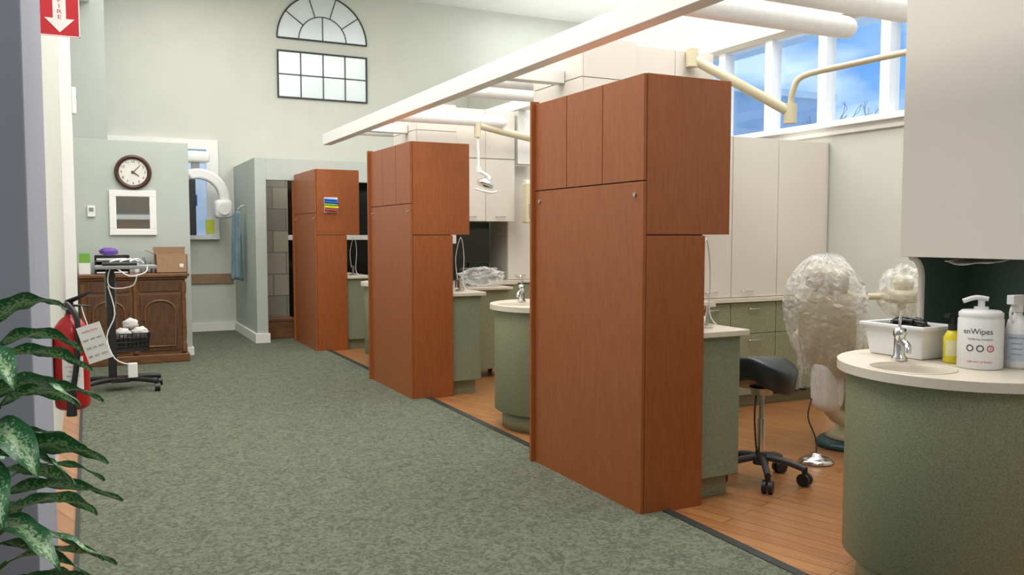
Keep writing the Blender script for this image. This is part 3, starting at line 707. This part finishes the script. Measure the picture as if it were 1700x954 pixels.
# ------------------------------------------------------------------ alcove: x-ray machine, apron, etc.
t=thing('xray_machine',(1.5,12.4,0),"white panoramic dental x-ray machine with a curved rotating arm","x-ray machine")
MB().box(1.10,1.22,12.55,12.7,0,2.5).make('column',M['whiteplastic'],t,bevel=.01)
rbox((1.36,12.45,2.47),(.18,.13,.08),5).make('top_housing',M['whiteplastic'],t)
ac=(1.38,1.90); oc=[(ac[0]+.41*cos(radians(a)),12.32,ac[1]+.41*sin(radians(a))) for a in range(115,-16,-8)]
ic=[(ac[0]+.27*cos(radians(a)),12.32,ac[1]+.27*sin(radians(a))) for a in range(-10,116,8)]
MB().poly3(oc+ic,(0,.15,0)).make('rotating_arm',M['whiteplastic'],t,bevel=.025)
rbox((1.70,12.38,1.76),(.12,.11,.13),5).make('xray_head',M['whiteplastic'],t)
MB().cyl((1.70,12.25,1.76),(1.70,12.28,1.76),.08,seg=28).make('collimator',M['whiteplastic'],t)
MB().box(1.25,1.34,12.33,12.45,1.40,2.16).make('sensor_head',M['black'],t,bevel=.01)
MB().box(1.345,1.36,12.34,12.44,1.8,1.95).make('blue_marker',M['blue'],t)
MB().box(1.30,1.40,12.36,12.46,2.29,2.42).make('yoke',M['greyplastic'],t)
t=thing('warning_note',(1.62,12.855,1.42),"yellow notice taped to the window frame","sign")
MB().box(1.52,1.64,12.852,12.8595,1.42,1.62).make('sheet',mat('yellow_note',(.72,.75,.08)),t)
MB().box(.3,1.9,12.90,12.928,.70,.84).make('wall_rail',M['board'],bevel=.003,label="brown wooden bumper rail on the wall",category="rail")
f=MB(); vs=[]; nx,nz=24,20
for j in range(nz+1):
    for i in range(nx+1):
        u=i/nx; s=j/nz; w=.045+.055*min(1,s*1.6)
        vs.append((1.82-.08*(u-.5)-.035*sin(u*14+s*2)*(.4+.6*s)-.02*s*(1-abs(u-.5)),11.95+(u-.5)*2.6*w,1.72-.92*s-.02*sin(u*9)))
f.add(vs,[(j*(nx+1)+i,j*(nx+1)+i+1,(j+1)*(nx+1)+i+1,(j+1)*(nx+1)+i) for j in range(nz) for i in range(nx)],True)
f.make('lead_apron',M['apron'],solid=.008,label="blue x-ray apron hanging from a wall hook",category="apron")
MB().tube([(1.93,11.95,1.80),(1.87,11.95,1.79),(1.82,11.95,1.74),(1.79,11.95,1.78)],.007,8).make('coat_hook',M['steel'],label="small metal wall hook",category="hook")

# ------------------------------------------------------------------ clock, mirror, thermostat on partition
Y=10.42
t=thing('wall_clock',(.475,Y,2.10),"round wall clock with a dark wooden rim and arabic numerals","clock")
c=(.475,Y,2.10)
MB().torus((c[0],Y-.025,c[2]),.170,.022,'y',48,12).make('rim',M['clockrim'],t)
MB().cyl((c[0],Y-.002,c[2]),(c[0],Y-.02,c[2]),.165,seg=48).make('face',M['clockface'],t)
MB().torus((c[0],Y-.024,c[2]),.146,.0015,'y',48,6).make('minute_track',M['ink'],t)
for h in range(1,13):
    a=radians(90-30*h); text('numeral',str(h),.040,M['ink'],t,lambda v,a=a:(c[0]+.120*cos(a)+v.x,Y-.0215,c[2]+.120*sin(a)+v.y))
for nm,h,L,w in(('hour_hand',4.12,.075,.008),('minute_hand',1.4,.115,.005)):
    a=radians(90-30*h); d=Vector((cos(a),0,sin(a))); n=Vector((-sin(a),0,cos(a))); o=Vector((c[0],Y-.026,c[2]))
    MB().poly3([o-d*.02-n*w,o+d*L-n*w*.4,o+d*L+n*w*.4,o-d*.02+n*w],(0,-.002,0)).make(nm,M['ink'],t)
MB().cyl((c[0],Y-.03,c[2]),(c[0],Y-.02,c[2]),.01).make('hub',M['ink'],t)
t=thing('wall_mirror',(.46,Y,1.41),"small square mirror in a wide white frame","mirror")
f=MB(); a0,a1,b0,b1=.224,.705,1.40,1.90; w=.07
f.box(a0,a1,Y-.03,Y-.001,b0,b0+w).box(a0,a1,Y-.03,Y-.001,b1-w,b1).box(a0,a0+w,Y-.03,Y-.001,b0+w,b1-w).box(a1-w,a1,Y-.03,Y-.001,b0+w,b1-w)
f.make('frame',M['white'],t,bevel=.005)
MB().box(a0+w,a1-w,Y-.012,Y-.002,b0+w,b1-w).make('mirror_glass',M['mirror'],t)
t=thing('thermostat',(.045,Y,1.65),"small white wall thermostat with a grey display","thermostat")
MB().box(.005,.085,Y-.025,Y-.0005,1.60,1.72).make('body',M['whiteplastic'],t,bevel=.006)
MB().box(.022,.068,Y-.028,Y-.024,1.66,1.70).make('display',M['greyplastic'],t)
t=thing('wall_sensor',(-.10,9.18,2.6),"slim white sensor box on the pilaster","sensor")
MB().box(-.10,-.06,9.12,9.22,2.55,2.80).make('body',M['whiteplastic'],t,bevel=.01)
MB().cyl((-.062,9.17,2.72),(-.055,9.17,2.72),.018).make('lens',M['greyplastic'],t)

# ------------------------------------------------------------------ oak sideboard
t=thing('sideboard',(.44,10.15,0),"antique dark oak sideboard with arched panelled doors","sideboard")
MB().box(-.08,.95,9.95,10.39,.10,.92).make('body',M['oak'],t,bevel=.004)
MB().box(-.12,.99,9.90,10.40,.945,.985).box(-.10,.97,9.925,10.395,.92,.945).make('worktop',M['oak'],t,bevel=.008)
MB().box(-.11,.98,9.91,10.39,0.008,.10).make('plinth',M['oak'],t,bevel=.008)
for a in(-.05,.455):
    x0,x1=a+.03,a+.435
    MB().box(x0,x1,9.935,9.948,.14,.76).make('door',M['oakdk'],t,bevel=.004)
    xm=(x0+x1)/2; pts=[(x0+.05,9.93,.19),(x0+.05,9.93,.56)]+[(xm-(x1-x0)/2*.75*cos(radians(b)),9.93,.58+.11*sin(radians(b))) for b in range(15,180,15)]+[(x1-.05,9.93,.56),(x1-.05,9.93,.19),(x0+.05,9.93,.19)]
    MB().tube(pts,.011,8,0).make('moulding',M['oak'],t)
    MB().ell((x1-.025 if a<0 else x0+.025,9.928,.48),(.012,.012,.012)).make('knob',M['oakdk'],t)
    MB().box(x0,x1,9.937,9.948,.79,.90).make('drawer',M['oakdk'],t,bevel=.004)
for x in(-.065,.44,.93):
    MB().lathe([(.028,.0),(.028,.08),(.018,.1),(.026,.2),(.022,.4),(.026,.55),(.018,.62),(.028,.66),(.028,.76)],(x,9.945,.12),14).make('turned_post',M['oak'],t)
ZT=.987
t=thing('cardboard_box',(.83,10.1,ZT),"open cardboard box on the sideboard","box")
f=MB(); x0,x1,y0,y1=.66,.98,9.98,10.26
for b in((x0,x1,y0,y0+.006),(x0,x1,y1-.006,y1),(x0,x0+.006,y0,y1),(x1-.006,x1,y0,y1)): f.box(*b,ZT,ZT+.2)
f.box(x0,x1,y0,y1,ZT,ZT+.006).make('body',M['card'],t)
f=MB().poly3([(x0,y1,ZT+.2),(x1,y1,ZT+.2),(x1+.01,y1+.03,ZT+.28),(x0-.01,y1+.03,ZT+.28)],(0,.005,0)).make('flap',M['cardin'],t)
f=MB().poly3([(x0,y0,ZT+.2),(x0,y1,ZT+.2),(x0-.09,y1,ZT+.24),(x0-.09,y0,ZT+.24)],(0,0,.005)).make('flap',M['cardin'],t)
MB().box(.9,.94,9.976,9.979,ZT+.06,ZT+.1).make('shipping_label',M['paper'],t)
t=thing('letter_tray',(.22,10.15,ZT),"stacked black letter trays holding papers","letter tray")
for k in range(3):
    z=ZT+k*.07
    MB().box(.06,.40,10.02,10.30,z,z+.006).box(.06,.068,10.02,10.30,z,z+.055).box(.392,.40,10.02,10.30,z,z+.055).box(.06,.40,10.29,10.30,z,z+.055).make('tray',M['black'],t)
    MB().box(.08,.38,10.03,10.28,z+.007,z+.02).make('papers',M['paper'],t)
for x in(.075,.39): MB().cyl((x,10.03,ZT),(x,10.03,ZT+.2),.005).make('post',M['black'],t)
MB().ell((.2,10.14,ZT+.235),(.09,.05,.04),20,12,lambda p:.4*noise.noise(p*3)).make('cloth',M['purple'],label="crumpled purple cloth on the letter trays",category="cloth")
t=thing('carton',(-.05,10.1,ZT),"green and white product carton on the sideboard","box")
MB().box(-.09,.02,10.0,10.15,ZT,ZT+.12).make('body',M['whiteplastic'],t)
MB().box(-.088,.018,10.0,10.15,ZT+.121,ZT+.22).make('upper_carton',M['lgreen'],t)
for i,(x,mm,h) in enumerate(((.47,'whiteplastic',.13),(.54,'greyplastic',.17),(.60,'steel',.11))):
    MB().lathe([(0,0),(.028,0),(.03,.01),(.03,h*.7),(.015,h*.85),(.015,h),(0,h)],(x,10.12,ZT),16).make('bottle',M[mm],label=("white","grey","silver")[i]+" small bottle on the sideboard",category="bottle",group="small bottles on the sideboard")

# ------------------------------------------------------------------ rolling stand
sx,sy=.17,8.35
t=thing('rolling_stand',(sx,sy,0),"black rolling equipment stand with a laptop tray and looped white cable","stand")
MB().box(sx-.035,sx+.035,sy-.025,sy+.025,.10,1.12).make('column',M['black'],t,bevel=.006)
f=MB()
for a in(20,160,215,325):
    a=radians(a); f.tube([(sx+.06,sy,.11),(sx+.06+.2*cos(a),sy+.2*sin(a),.11),(sx+.06+.36*cos(a),sy+.36*sin(a),.095)],.022,10)
f.box(sx-.02,sx+.14,sy-.09,sy+.09,.085,.125); f.make('base',M['black'],t,bevel=.004)
for a in(20,160,215,325):
    a=radians(a); x=sx+.06+.36*cos(a); y=sy+.36*sin(a)
    MB().cyl((x-.022,y,.044),(x+.022,y,.044),.036).cyl((x,y,.05),(x,y,.095),.012).make('caster',M['black'],t)
MB().box(sx-.12,sx+.38,sy-.16,sy+.16,1.10,1.13).make('tray',M['greyplastic'],t,bevel=.006)
MB().box(sx-.06,sx+.22,sy-.12,sy+.10,1.131,1.155).make('laptop',M['black'],t,bevel=.004)
MB().box(sx-.045,sx+.045,sy+.026,sy+.06,.75,1.05).make('rear_housing',M['greyplastic'],t,bevel=.006)
MB().tube([(sx+.3,sy-.15,1.13),(sx+.28,sy-.18,1.07),(sx+.15,sy-.18,1.04),(sx+.02,sy-.12,1.12),(sx-.02,sy-.06,1.0),(sx+.02,sy-.05,.93),(sx+.18,sy-.08,.95),(sx+.22,sy-.1,1.07)],.006,7).make('cable',M['whiteplastic'],t)
MB().tube([(sx-.02,sy-.04,.95),(sx+.03,sy-.04,.7),(sx-.04,sy-.04,.5),(sx+.02,sy-.06,.3),(sx+.15,sy-.1,.24)],.006,7).make('cable',M['whiteplastic'],t)
MB().box(sx+.12,sx+.2,sy-.13,sy-.09,.127,.26).make('power_adapter',M['whiteplastic'],t,bevel=.008)
for k in range(3):
    MB().tube([(sx+.0+.08*k,sy-.06,1.165),(sx+.1+.06*k,sy-.02,1.185),(sx+.2+.03*k,sy+.04,1.165),(sx+.28,sy+.06,1.145)],.008,7).make('instrument_cord',M['whiteplastic'],t)
t=thing('wire_basket',(.30,8.55,.33),"black mesh basket fixed to the stand, filled with white towels","basket")
f=MB(); bx0,bx1,by0,by1=.20,.48,8.45,8.69
for i in range(9):
    x=bx0+(bx1-bx0)*i/8
    f.tube([(x,by0-.015,.50),(x,by0+.01,.34),(x,by1-.01,.34),(x,by1+.015,.50)],.004,6,0)
for i in range(5):
    y=by0+(by1-by0)*i/4
    f.tube([(bx0-.015,y,.50),(bx0+.01,y,.34),(bx1-.01,y,.34),(bx1+.015,y,.50)],.004,6,0)
for z,o in((.50,.015),(.46,.011),(.42,.006),(.38,.0),(.345,-.006)):
    f.tube([(bx0-o,by0-o,z),(bx1+o,by0-o,z),(bx1+o,by1+o,z),(bx0-o,by1+o,z),(bx0-o,by0-o,z)],.005,6,0)
f.box(.16,.21,8.376,8.45,.38,.5)
f.make('mesh_body',M['black'],t)
MB().box(bx0+.005,bx1-.005,by0+.003,by1-.003,.345,.45).make('liner',M['black'],t)
for k,(x,y,z,r) in enumerate(((.265,8.53,.50,.07),(.41,8.55,.505,.07),(.335,8.62,.575,.07))):
    MB().ell((x,y,z),(r,r*.8,.045),24,14,lambda p,k=k:.3*noise.noise(p*2.5+Vector((k,0,0)))).make('towel',M['cloth'],label="folded white towel in the basket",category="towel",group="white towels in the basket")

# ------------------------------------------------------------------ fire extinguisher + sign
ex,ey,ez=-.085,4.6,.56
t=thing('fire_extinguisher',(ex,ey,ez),"red wall-mounted fire extinguisher with hose, gauge and hang tag","fire extinguisher")
MB().lathe([(0,0),(.06,0),(.075,.012),(.078,.03),(.078,.36),(.07,.40),(.045,.435),(.025,.45),(.025,.46),(0,.46)],(ex,ey,ez),32).make('cylinder_body',M['red'],t)
MB().lathe([(.0785,.10),(.0785,.26)],(ex,ey,ez),24,ang=(radians(240),radians(310))).make('paper_label',M['paper'],t)
ph=radians(275)
for i,(s,z,h) in enumerate((('FIRE',.235,.024),('EXTINGUISHER',.212,.010),('PULL PIN',.19,.010),('AIM NOZZLE',.168,.010),('SQUEEZE',.146,.010),('SWEEP',.124,.010))):
    text('printed_text',s,h,M['redink'] if i<2 else M['ink'],t,conf((ex,ey,ez),.0795,z,ph))
MB().cyl((ex,ey,ez+.455),(ex,ey,ez+.50),.02).box(ex-.015,ex+.015,ey-.02,ey+.02,ez+.49,ez+.52).make('valve',M['black'],t)
MB().poly3([(ex-.02,ey-.02,ez+.52),(ex+.02,ey-.02,ez+.52),(ex+.10,ey-.06,ez+.565),(ex+.09,ey-.08,ez+.565)],(0,0,.008)).make('carry_handle',M['black'],t)
MB().poly3([(ex-.02,ey-.02,ez+.50),(ex+.02,ey-.02,ez+.50),(ex+.09,ey-.06,ez+.495),(ex+.08,ey-.08,ez+.495)],(0,0,.008)).make('squeeze_lever',M['black'],t)
MB().cyl((ex-.02,ey-.03,ez+.50),(ex-.02,ey-.045,ez+.50),.018).make('gauge',M['steel'],t)
MB().tube([(ex-.02,ey-.02,ez+.49),(ex-.01,ey-.06,ez+.51),(ex+.03,ey-.10,ez+.44),(ex+.025,ey-.10,ez+.25),(ex+.0,ey-.09,ez+.08)],.013,10).cyl((ex+.0,ey-.09,ez+.10),(ex-.005,ey-.09,ez-.02),.018,.024).make('hose',M['black'],t)
MB().box(-.2,-.163,ey-.03,ey+.03,ez+.05,ez+.40).make('wall_bracket',M['steel'],t)
f=MB().box(-.055,.055,-.002,.002,-.09,.09); Rz=Matrix.Rotation(radians(-20),3,'Z')@Matrix.Rotation(radians(-18),3,'Y')
pc=Vector((ex+.10,ey-.14,ez+.33))
f.xform(lambda v:Rz@v+pc); f.make('hang_tag',M['paper'],t)
for i,s in enumerate(('INSPECTION','MAR  APR  MAY','JUN  JUL  AUG','SEP  OCT  NOV')):
    text('printed_text',s,.013,M['redink'] if i==0 else M['ink'],t,lambda v,i=i:Rz@Vector((v.x,-.003,v.y+.06-.04*i))+pc)
MB().tube([(ex+.05,ey-.07,ez+.50),(ex+.06,ey-.1,ez+.46),pc+Rz@Vector((0,0,.08))],.002,6).make('tag_string',M['whiteplastic'],t)
x0,x1,z0,z1=-.19,-.005,2.42,2.70; y=5.0
t=thing('extinguisher_sign',(-.1,5.0,z0),"red projecting fire extinguisher sign with a white down arrow","sign")
MB().box(x0,x1,y-.004,y+.004,z0,z1).make('panel',M['signred'],t)
f=MB(); b=.005
f.box(x0,x1,y-.006,y-.0045,z0,z0+b).box(x0,x0+b,y-.006,y-.0045,z0,z1).box(x1-b,x1,y-.006,y-.0045,z0,z1).box(x0,x1,y-.006,y-.0045,z1-b,z1)
f.make('border',M['signwhite'],t)
xm=(x0+x1)/2
MB().poly3([(xm,y-.0045,z0+.02),(xm+.068,y-.0045,z0+.09),(xm+.030,y-.0045,z0+.09),(xm+.030,y-.0045,z1-.02),(xm-.030,y-.0045,z1-.02),(xm-.030,y-.0045,z0+.09),(xm-.068,y-.0045,z0+.09)],(0,-.0015,0)).make('arrow',M['signwhite'],t)
for i,ch in enumerate('FIRE'):
    text('letter',ch,.030,M['signred'],t,lambda v,i=i:(xm+v.x*1.4,y-.0065,z0+.180-.028*i+v.y))
MB().box(-.2,-.188,y-.01,y+.01,z0,z1).make('bracket',M['signwhite'],t)

# ------------------------------------------------------------------ potted plant
px,py=-.29,2.12
t=thing('potted_plant',(px,py,0),"leafy dieffenbachia with green leaves splashed with cream","plant")
MB().lathe([(0,0),(.11,0),(.15,.26),(.16,.28),(.145,.28),(.135,.22),(0,.22)],(px,py,0),30).make('pot',M['pot'],t)
MB().cyl((px,py,.22),(px,py,.24),.135).make('soil',M['soil'],t)
def leaf(base,az,el,L,W,droop,roll=0):
    base=Vector(base); n=16; k=6; az=radians(az); el=radians(el)
    h=Vector((cos(az),sin(az),0)); side=Vector((-sin(az),cos(az),0))
    p=base.copy(); vs=[]; uvs=[]; fs=[]
    for i in range(n+1):
        s=i/n; a=el-radians(droop)*s
        d=h*cos(a)+Vector((0,0,1))*sin(a); nr=-h*sin(a)+Vector((0,0,1))*cos(a)
        w=W*(sin(pi*min(1,s**.8))**.85)*(1-.15*s) if 0<s<1 else .0008
        sd=(side*cos(radians(roll))+nr*sin(radians(roll)))
        nn=(nr*cos(radians(roll))-side*sin(radians(roll)))
        for j in range(k+1):
            u=-1+2*j/k
            vs.append(p+sd*w*u+nn*(w*.25*abs(u)+.004*sin(s*18+u*3))); uvs.append((u,s*1.0+az+base.z*7))
        if i<n: p=p+d*(L/n)
    for i in range(n):
        for j in range(k): fs.append((i*(k+1)+j,i*(k+1)+j+1,(i+1)*(k+1)+j+1,(i+1)*(k+1)+j))
    o=MB().add(vs,fs,True).make('leaf',M['leaf'],t)
    me=o.data; ul=me.uv_layers.new(name='UVMap')
    for lp in me.loops: ul.data[lp.index].uv=uvs[lp.vertex_index]
    return o
random.seed(33)
stems=[((px,py),(px+.03,py+.02),1.02),((px+.03,py-.04),(px+.05,py-.02),.86),((px-.02,py+.05),(px+.04,py+.1),.74),((px+.02,py+.03),(px-.02,py-.06),1.12)]
for (a,b),(c_,d_),h in stems:
    MB().tube([(a,b,.23),((a+c_)/2,(b+d_)/2,h*.6),(c_,d_,h)],.011,9).make('stem',M['stem'],t)
specs=[(1.21,-25,50,.17,.034,75),(1.14,12,5,.20,.038,45),(1.12,-62,45,.22,.038,110),(1.07,30,-5,.19,.040,35),(1.03,-8,35,.22,.040,75),(.99,-55,20,.23,.042,85),
 (.97,15,-5,.19,.040,35),(.93,-22,20,.24,.042,55),(.90,-70,30,.25,.044,95),(.88,35,-10,.21,.040,35),(.84,-12,12,.25,.043,42),(.81,-48,0,.23,.043,50),(.78,20,22,.22,.041,75),(.74,-28,-5,.23,.042,35),(.71,-75,25,.24,.044,80),(.68,8,12,.24,.042,55),(.64,-35,-2,.24,.044,35),(.61,18,5,.23,.042,50),(.58,-15,10,.25,.044,50),(.56,-60,15,.24,.044,60),
 (1.16,-2,30,.18,.036,80),(1.05,-32,40,.22,.040,90),(.95,-38,10,.22,.041,60),(.86,5,30,.22,.040,80),(.76,-5,-12,.22,.041,30),(.66,-50,15,.25,.043,60),(.60,40,10,.22,.040,50),
 (1.17,150,40,.2,.045,80),(1.05,110,30,.20,.05,70),(.88,80,20,.20,.048,60),(.75,70,15,.2,.048,60),(.95,200,30,.22,.048,70),(.8,230,25,.24,.048,70),(.65,120,15,.2,.048,60),(1.22,-80,60,.16,.034,90),(.72,-88,35,.25,.046,90),(.92,-88,30,.24,.045,90),(1.03,-80,35,.22,.044,90),(.83,-82,30,.24,.044,80),(.62,-88,30,.24,.046,80)]
for h,az,el,L,W,dr in specs:
    bx=px+.03+.03*cos(radians(az)); by=py+.03*sin(radians(az))
    leaf((bx+.05*cos(radians(az)),by+.05*sin(radians(az)),h),az,el,L,W,dr,random.uniform(-60,-5) if abs(az)<50 else random.uniform(-40,30))
    MB().tube([(px+.02,py,h-.09),(bx,by,h-.04),(bx+.052*cos(radians(az)),by+.052*sin(radians(az)),h+.001)],.005,7).make('petiole',M['stem'],t)

# ------------------------------------------------------------------ outside
tx,ty=10.4,9.6
t=thing('tree',(tx,ty,0),"bare dark tree outside the windows","tree")
f=MB().tube([(tx,ty,0),(tx+.05,ty,1.5),(tx,ty+.05,2.4)],.08,10)
random.seed(5)
def br(p,d,L,r,n):
    q=p+d*L; f.tube([p,(p+q)/2+Vector((random.uniform(-.05,.05),random.uniform(-.05,.05),0)),q],r,6)
    if n:
        for _ in range(2): br(q,(d+Vector((random.uniform(-.6,.6),random.uniform(-.6,.6),random.uniform(-.2,.5)))).normalized(),L*.7,r*.6,n-1)
for _ in range(4): br(Vector((tx,ty,1.8+.6*random.random())),Vector((random.uniform(-.5,.5),random.uniform(-.6,.6),.8)).normalized(),.6,.016,3)
f.make('trunk',M['bark'],t)
t=thing('building',(13.5,17,0),"pale grey neighbouring building outside","building")
MB().box(12,15,14,21,0,4.4).make('body',M['bldg'],t)
MB().box(11.9,15.1,13.9,21.1,4.402,4.55).make('roof_edge',M['white'],t)

# ------------------------------------------------------------------ lights / world / camera
W=bpy.data.worlds.new('World'); S.world=W; W.use_nodes=True
N=W.node_tree.nodes; L=W.node_tree.links; bg=N['Background']
tc=N.new('ShaderNodeTexCoord'); n=N.new('ShaderNodeTexNoise'); n.inputs['Scale'].default_value=6; n.inputs['Detail'].default_value=3
mp=N.new('ShaderNodeMapping'); mp.inputs['Scale'].default_value=(1,1,2.5)
L.new(tc.outputs['Generated'],mp.inputs[0]); L.new(mp.outputs[0],n.inputs['Vector'])
r=N.new('ShaderNodeValToRGB'); r.color_ramp.elements[0].position=.40; r.color_ramp.elements[1].position=.6
r.color_ramp.elements[0].color=(.12,.34,.80,1); r.color_ramp.elements[1].color=(.50,.70,.95,1)
L.new(n.outputs['Fac'],r.inputs[0]); L.new(r.outputs[0],bg.inputs[0]); bg.inputs[1].default_value=1.35
def area(name,loc,sx,sy,pw,col=(1,.97,.93),rot=(0,0,0)):
    l=bpy.data.lights.new(name,'AREA'); l.shape='RECTANGLE'; l.size=sx; l.size_y=sy; l.energy=pw; l.color=col
    o=bpy.data.objects.new(name,l); COL.objects.link(o); o.location=loc; o.rotation_euler=rot; return o
area('corridor_light',(1.0,3.5,5.0),2.0,4.0,165)
area('corridor_light',(1.0,8.2,5.0),2.0,4.5,155)
area('bay_light',(4.2,3.6,5.0),2.0,3.0,135)
area('bay_light',(4.2,7.8,5.0),2.2,4.5,130)
area('skylight',(6.9,8.0,5.05),2.2,9.0,120,(.97,.99,1))
area('entry_fill',(1.2,-1.0,4.6),2.5,1.5,45,(.97,.97,1),(radians(35),0,0))  # added fill behind the camera, no real fixture there
area('alcove_light',(1.2,11.4,4.9),1.2,.8,25)
area('nook_fill',(2.9,11.6,2.31),1.4,.3,8)  # invented lamp, added to brighten the stone column in the nook

cam=bpy.data.cameras.new('Camera'); cam.sensor_width=36; cam.lens=36*1405/1700; cam.clip_start=.05
co=bpy.data.objects.new('Camera',cam); COL.objects.link(co)
co.location=(0,0,1.4); co.rotation_euler=(radians(90-3.54),0,radians(-26.6)); S.camera=co
S.view_settings.view_transform='Standard'
for o in bpy.data.objects:
    if "_w" in o.keys(): del o["_w"]
